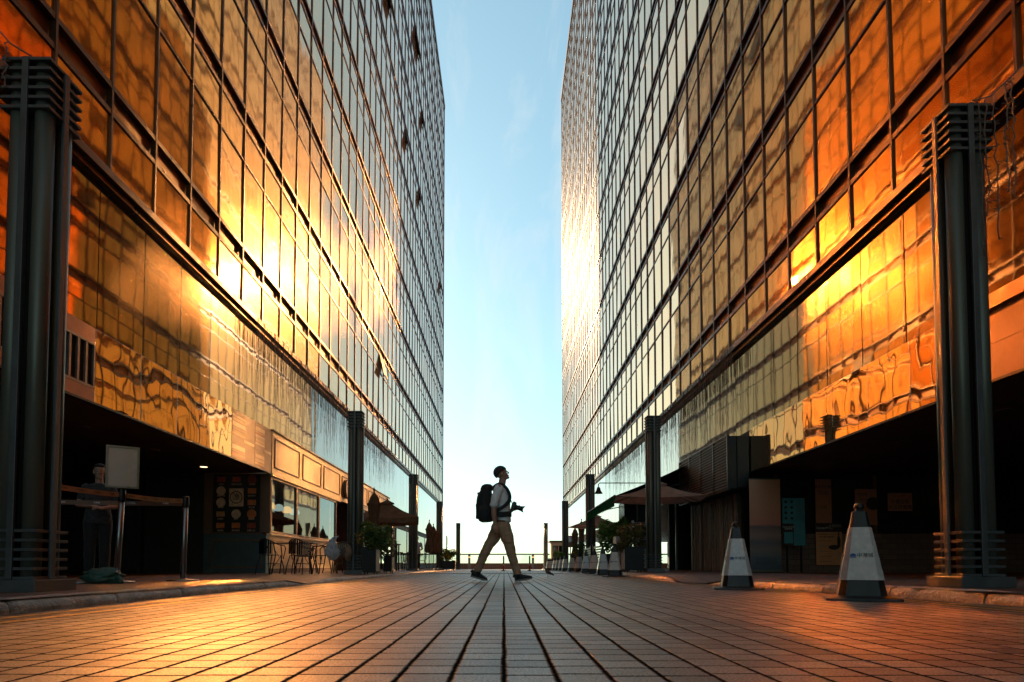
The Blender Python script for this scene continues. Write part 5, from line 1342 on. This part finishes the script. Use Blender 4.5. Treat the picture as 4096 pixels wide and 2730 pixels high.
# shirt with rolled sleeves
m = MB()
rings(m, [(.020, 0, .915, .120, .170), (.018, 0, .96, .122, .170), (.008, 0, 1.05, .118, .160), (.006, 0, 1.18, .122, .172), (.0, 0, 1.30, .124, .185), (-.018, 0, 1.40, .108, .19), (-.025, 0, 1.445, .088, .165), (-.022, 0, 1.475, .065, .10)], 28)
limb(m, [q_(512, 425, -.165), q_(482, 510, -.222), q_(463, 590, -.236)], [.075, .066, .060]); limb(m, [q_(528, 425, .165), q_(545, 520, .232), q_(541, 610, .215)], [.075, .066, .060])
rings(m, [q_(466, 568, -.236) + (.062, .060), q_(462, 602, -.237) + (.066, .062)], 18)
fuse(m, 'shirt', 'shirt_white', man, .007, 3, .006, 10, 1)
m = MB(); pts = [(-.02 + .063 * math.cos(a * .35) - .004, .062 * math.sin(a * .35), 1.483 - .035 * math.cos(a * .35) * .5) for a in range(18)]; m.tube(pts, .014, 8, True)
fuse(m, 'collar', 'shirt_white', man, .006, 2)
# trousers
m = MB()
rings(m, [(-.012, 0, .80, .118, .172), (-.008, 0, .88, .122, .172), (.006, 0, .945, .116, .165)], 28)
limb(m, [q_(508, 815, .082), q_(462, 910, .088), q_(400, 1010, .09), q_(345, 1120, .09), q_(292, 1250, .09)], [.115, .098, .078, .068, .058])
limb(m, [q_(560, 815, -.082), q_(595, 910, -.088), q_(622, 1010, -.09), q_(655, 1130, -.09), q_(700, 1275, -.09)], [.115, .100, .082, .070, .058])
rings(m, [q_(294, 1235, .09) + (.060, .058), q_(288, 1275, .09) + (.058, .056)], 16); rings(m, [q_(695, 1260, -.09) + (.060, .058), q_(704, 1303, -.09) + (.060, .056)], 16)
m.cbox(q_(610, 925, -.185), (.10, .03, .15))
fuse(m, 'trousers', 'khaki', man, .0075, 3, .0075, 9, 4)
MB().cbox(q_(608, 885, -.205), (.105, .014, .045)).build('pocket_flap', 'khaki', man, bev=.005, local=True)
MB().tube([(-.006 + .124 * math.cos(a * .26), .171 * math.sin(a * .26), .925) for a in range(24)], .012, 6, True).build('trouser_belt', 'trim_brown', man, smooth=True, local=True)
for (ax, az, yy, n_) in ((289, 1283, .09, 0), (706, 1310, -.09, 1)):
    m = MB(); c = Vector(q_(ax, az, yy)); m.tube([c + Vector((0, 0, .035)), c, c + Vector((.012, 0, -.05))], [.044, .044, .046], 12); m.build('sock', 'sock_black', man, smooth=True, local=True)
shoe(man, q_(216, 1332, .09), q_(386, 1381, .09), 'shoe_dark', s=1)
shoe(man, q_(684, 1381, -.09), q_(862, 1352, -.09), 'shoe_dark')
# dark close cap worn low at the nape
m = MB()
def capf(u, v):
    a = u * 2 * math.pi; b = .02 + v * 1.72
    x = -math.sin(b) * math.cos(a); y = math.sin(b) * math.sin(a); z = math.cos(b)
    lim = .030 - .0 * x
    p = Vector((-.014 + .106 * -x * -1, .086 * y, .034 + .098 * z))
    return M_(p)
def cap2(u, v):
    a = u * 2 * math.pi; d = Vector((math.cos(a), math.sin(a), 0))
    low = 1.66 + .55 * (-d.x) if d.x < 0 else 1.66 - .26 * d.x      # angle from the crown down to the hem
    b = .03 + v * low
    return M_((-.014 + .104 * math.sin(b) * d.x, .086 * math.sin(b) * d.y, .033 + .097 * math.cos(b)))
m.grid(cap2, 40, 16, True)
cp = m.build('cap', 'cap_dark', man, smooth=True, local=True); s_ = cp.modifiers.new('t', 'SOLIDIFY'); s_.thickness = .007
# backpack
bp_ = empty('backpack', tuple(Vector(man.location) + Vector(q_(375, 560))), 'big black hiking backpack worn by the walking man', 'backpack')
mo = Vector(man.location)
m = MB()
prs = [(.918, -.235, .075, .10), (.935, -.245, .105, .125), (1.0, -.262, .118, .145), (1.12, -.275, .125, .155), (1.25, -.272, .122, .155), (1.34, -.262, .112, .150), (1.385, -.252, .098, .142), (1.40, -.245, .092, .138), (1.44, -.236, .098, .140), (1.475, -.230, .085, .125), (1.497, -.225, .055, .09)]
rings(m, [(x, 0, z, rx, ry) for (z, x, rx, ry) in prs], 28)
m.cbox((-.365, 0, 1.08), (.07, .20, .22)); m.ball((-.27, -.15, 1.05), (.07, .04, .13))
pk = fuse(m, 'pack', 'pack_black', bp_, .008, 4, .006, 8, 7); pk.location = mo - bp_.location
m = MB(); m.ball((-.365, .03, 1.362), (.02, .03, .018)); m.tube([(-.15, .0, 1.44), (-.13, 0, 1.475), (-.115, 0, 1.46)], .012, 6); m.build('haul_loop', 'pack_black', bp_, smooth=True, local=True).location = mo - bp_.location
def strap(nm, pts, w, th, nrm, mat='pack_black'):
    P, _ = dense(pts, [1] * len(pts), 6); m = MB(); vs = []
    for i, p in enumerate(P):
        t = (P[min(i+1, len(P)-1)] - P[max(i-1, 0)]).normalized(); n_ = (p - Vector(nrm(p))); n_ = (n_ - t * n_.dot(t)).normalized(); s = t.cross(n_)
        for (a, b) in ((-w, -th), (w, -th), (w, th), (-w, th)): vs.append(p + s * a + n_ * b)
    L = len(P); fs = [(j*4+i, j*4+(i+1) % 4, (j+1)*4+(i+1) % 4, (j+1)*4+i) for j in range(L-1) for i in range(4)] + [(3, 2, 1, 0), tuple((L-1)*4 + i for i in range(4))]
    m.add(vs, fs); o = m.build(nm, mat, bp_, smooth=False, local=True, bev=.003); o.location = mo - bp_.location; return o
for sy in (-1, 1):
    strap('shoulder_strap', [(-.15, sy * .10, 1.42), (-.09, sy * .12, 1.475), (-.02, sy * .135, 1.485), (.06, sy * .135, 1.43), (.115, sy * .135, 1.33), (.110, sy * .150, 1.24), (.04, sy * .195, 1.15), (-.06, sy * .195, 1.09), (-.16, sy * .15, 1.04)], .026, .008, lambda p: (0, 0, min(p.z, 1.38)))
strap('hip_belt', [(-.17, -.12, 1.03), (-.10, -.172, 1.025), (.0, -.185, 1.02), (.09, -.155, 1.03), (.132, -.07, 1.04), (.138, 0, 1.04), (.132, .07, 1.04), (.09, .155, 1.03), (.0, .185, 1.02), (-.10, .172, 1.025), (-.17, .12, 1.03)], .040, .010, lambda p: (0, 0, p.z))
strap('chest_strap', [(.110, -.125, 1.29), (.135, -.06, 1.285), (.142, 0, 1.285), (.135, .06, 1.285), (.110, .125, 1.29)], .010, .004, lambda p: (0, 0, p.z))
# camera in his far hand
cmr = empty('camera', tuple(mo + Vector(q_(672, 590, .02))), 'black camera with a long hooded lens held out by the walking man', 'camera')
ctr = mo - cmr.location; cb = Vector(q_(668, 588, .02)); ld = Vector((1, -.12, -.30)).normalized()
rotc = ld.to_track_quat('X', 'Z').to_matrix()
def cadd(m, o): m.add([cb + rotc @ v for v in o.v], o.f)
m = MB(); o = MB(); o.box(-.030, .030, -.066, .066, -.050, .042); o.box(.030, .046, -.066, -.038, -.05, .035); cadd(m, o)
b_o = m.build('camera_body', 'camera_black', cmr, bev=.006, local=True); b_o.location = ctr
m = MB(); o = MB(); o.add([(-.028, -.024, .042), (.034, -.018, .042), (.034, .018, .042), (-.028, .024, .042), (-.022, -.016, .072), (.026, -.013, .066), (.026, .013, .066), (-.022, .016, .072)], [(0, 3, 2, 1), (4, 5, 6, 7), (0, 1, 5, 4), (1, 2, 6, 5), (2, 3, 7, 6), (3, 0, 4, 7)])
o.cyl((0, .045, .042), (0, .045, .054), .012, n=12); cadd(m, o); m.build('viewfinder', 'camera_black', cmr, bev=.003, local=True).location = ctr
m = MB(); o = MB(); o.cyl((.030, 0, -.006), (.060, 0, -.006), .034, .036, 20); o.cyl((.060, 0, -.006), (.118, 0, -.006), .037, .037, 20); o.cyl((.118, 0, -.006), (.128, 0, -.006), .039, .039, 20); cadd(m, o)
ln = m.build('lens', 'camera_black', cmr, smooth=False, local=True); ln.location = ctr
m = MB(); o = MB(); vs = []
def hood(u, v):
    a = u * 2 * math.pi; ext_ = .040 + .016 * math.cos(2 * a + math.pi); r = .041 + .012 * v
    return (.122 + ext_ * v, r * math.cos(a), -.006 + r * math.sin(a))
o.grid(hood, 32, 3, True); cadd(m, o); hd = m.build('lens_hood', 'camera_black', ln, smooth=True, local=True); hd.modifiers.new('t', 'SOLIDIFY').thickness = .003
m = MB(); o = MB(); o.ball((.126, 0, -.006), (.006, .034, .034)); cadd(m, o); m.build('front_glass', 'lens_glass', ln, smooth=True, local=True)
m = MB(); m.tube(dense([(-.03, -.06, 1.47), (.06, -.075, 1.40), (.115, -.05, 1.28), (.155, -.02, 1.21), (.172, -.03, 1.20)], [1] * 5)[0], .006, 6); m.tube(dense([(-.03, .06, 1.47), (.06, .075, 1.40), (.13, .06, 1.27), (.165, .07, 1.20)], [1] * 4)[0], .006, 6)
m.build('neck_strap', 'pack_black', cmr, smooth=True, local=True).location = ctr
m = MB(); c = Vector(q_(638, 637, .055)); m.tube([c + Vector((.004 * 0, .033 * math.cos(a * .39), .033 * math.sin(a * .39))) for a in range(16)], .009, 6, True)
m.build('wristwatch', 'camera_black', man, smooth=True, local=True)

# simpler standing people ---------------------------------------------
def standing(loc, rz, H, label, top, legs, shoem, hairlen, arms, long_sleeve=False, skirt=0, fem=True):
    t = empty('person', loc, label, 'person', rz=rz); k_ = H / 1.70; m = MB()
    def S(p): return tuple(Vector(p) * k_)
    M = head(m, S((.02, 0, 1.575)), R(-3), .98 * k_)
    limb(m, [S((-.01, 0, 1.40)), S((.0, 0, 1.50))], [.055 * k_, .05 * k_])
    sh = .165 if fem else .19
    rings(m, [S((0, 0, z)) + (rx * k_, ry * k_) for (z, rx, ry) in ((.86, .10, .15), (1.0, .09, .13), (1.2, .10, .15), (1.33, .09, sh), (1.39, .06, .10))])
    for i, sy in enumerate((-1, 1)):
        e, w, d, pn = arms[i]
        limb(m, [S((-.01, sy * sh, 1.33)), S(e)], [.050 * k_, .040 * k_]); limb(m, [S(e), S(w)], [.042 * k_, .026 * k_]); hand(m, S(w), d, pn, .35, .95 * k_, thumb=-sy)
        limb(m, [S((0, sy * .085, .85)), S((.02, sy * .095, .47)), S((-.02, sy * .095, .09))], [.08 * k_, .052 * k_, .036 * k_])
        m.tube([S((-.03, sy * .095, .05)), S((.10, sy * .10, .035))], [.035 * k_, .028 * k_], 10)
    fuse(m, 'body', 'skin_shade', t, .006, 3)
    m = MB()
    rings(m, [S((.005, 0, z)) + (rx * k_, ry * k_) for (z, rx, ry) in ((.80, .135, .185), (.9, .130, .178), (1.02, .118, .155), (1.18, .132, .168), (1.30, .112, sh + .01), (1.37, .085, .14), (1.40, .065, .085))])
    for i, sy in enumerate((-1, 1)):
        e, w, d, pn = arms[i]; ee = Vector(e); s0 = Vector((-.01, sy * sh, 1.33)); mid = s0.lerp(ee, 1.0 if long_sleeve else .6)
        limb(m, [S(s0), S(mid)], [.062 * k_, .056 * k_])
        if long_sleeve: limb(m, [S(e), S(Vector(e).lerp(Vector(w), .85))], [.054 * k_, .042 * k_])
    fuse(m, 'top', top, t, .008, 3, .005, 10, 2)
    m = MB()
    rings(m, [S((0, 0, .80)) + (.125 * k_, .17 * k_), S((0, 0, .93)) + (.118 * k_, .165 * k_)])
    for sy in (-1, 1): limb(m, [S((0, sy * .085, .82)), S((.02, sy * .095, .47)), S((-.02, sy * .095, .07))], [.105 * k_, .075 * k_, .062 * k_])
    fuse(m, 'trousers', legs, t, .008, 3, .005, 9, 5)
    for sy in (-1, 1): shoe(t, S((-.075, sy * .1, .0)), S((.175, sy * .105, .0)), shoem)
    m = MB(); o = MB(); 
    for (p, r) in (((-.030, 0, .045), (.094, .086, .086)), ((-.06, 0, -.01), (.06, .082, .07 + hairlen)), ((.03, 0, .088), (.07, .07, .035))):
        o = MB().ball((0, 0, 0), r, 16, 12); m.add([M(v + Vector(p)) for v in o.v], o.f)
    fuse(m, 'hair', 'hair_dark', t, .006, 2, .004, 30)
    return t
standing((-5.72, 9.0, ZL1), R(-58), 1.62, 'woman in a dark patterned top standing behind the orange barrier belt in the arcade shade', 'blouse_dark', 'trousers_black', 'shoe_red', .04,
    [((.0, -.25, 1.08), (.20, -.10, 1.05), (1, .5, .05), (0, .3, -1)), ((.02, .25, 1.07), (.22, .05, 1.02), (.6, -.8, .1), (-.5, -.3, -.8))])
standing((-4.35, 32.0, ZL2 + gz(32)), R(-95), 1.70, 'man in a pale shirt and dark trousers standing among the far left terrace tables', 'shirt_pale', 'trousers_black', 'shoe_dark', -.02,
    [((.0, -.26, 1.06), (.12, -.22, .86), (.5, .3, -.8), (0, 1, 0)), ((.02, .27, 1.07), (.20, .16, .95), (.9, -.3, 0), (0, 0, -1))], fem=False)

# the dove on the paving ----------------------------------------------
paint('dove_brown', (.14, .075, .05), .7, 0, .35, 40, .2); paint('dove_wing', (.07, .05, .045), .7, 0, .3, 50, .2); paint('dove_leg', (.35, .12, .08), .6); paint('beak', (.05, .045, .04), .5)
dv = empty('pigeon', (.885, 12.9, 0), 'small brown pigeon standing on the paving right of the walking man', 'bird')
m = MB(); s = .92
rr = [(-.100, .085, .004, .010), (-.07, .092, .020, .018), (-.035, .105, .034, .032), (.0, .118, .042, .038), (.032, .130, .036, .034), (.052, .146, .024, .022), (.062, .162, .017, .016), (.068, .176, .018, .016), (.070, .188, .014, .013), (.070, .196, .005, .005)]
pts = [(-x * s, 0, z * s * .93) for (x, z, _, _) in rr]; m.tube(pts, [max(a, .004) * s for (_, _, a, b) in rr], 16)
m.ball((-.074 * s, 0, .168 * s), (.018, .0145, .0155))
bd_ = fuse(m, 'body', 'dove_brown', dv, .003, 3)
m = MB(); m.tube([(.06 * s, 0, .088 * s), (.11 * s, 0, .066 * s), (.155 * s, 0, .05 * s)], [.018, .015, .010], 8); m.build('tail', 'dove_wing', dv, smooth=True, local=True)
for sy in (-1, 1):
    m = MB(); m.ball((0, 0, 0), (.068, .010, .026), 14, 10); rt = Euler((0, R(24), R(sy * 6))).to_matrix(); m.v = [rt @ v + Vector((.028 * s, sy * .030, .098 * s)) for v in m.v]
    m.build('wing', 'dove_wing', dv, smooth=True, local=True)
    m = MB(); m.tube([(-.004, sy * .014, .075), (-.006, sy * .014, .04), (-.002, sy * .014, .006)], [.007, .0035, .003], 6)
    for a in (-.5, 0, .5, 3.14): m.tube([(-.002, sy * .014, .005), (-.002 - .022 * math.cos(a), sy * .014 + .022 * math.sin(a), .003)], [.003, .0018], 5)
    m.build('leg', 'dove_leg', dv, smooth=True, local=True)
m = MB(); m.tube([(-.086, 0, .166 * s), (-.100, 0, .160 * s), (-.108, 0, .154 * s)], [.0055, .0035, .0012], 6); m.build('beak', 'beak', dv, smooth=True, local=True)
dv.scale = (0.85, 0.95, 1.22)
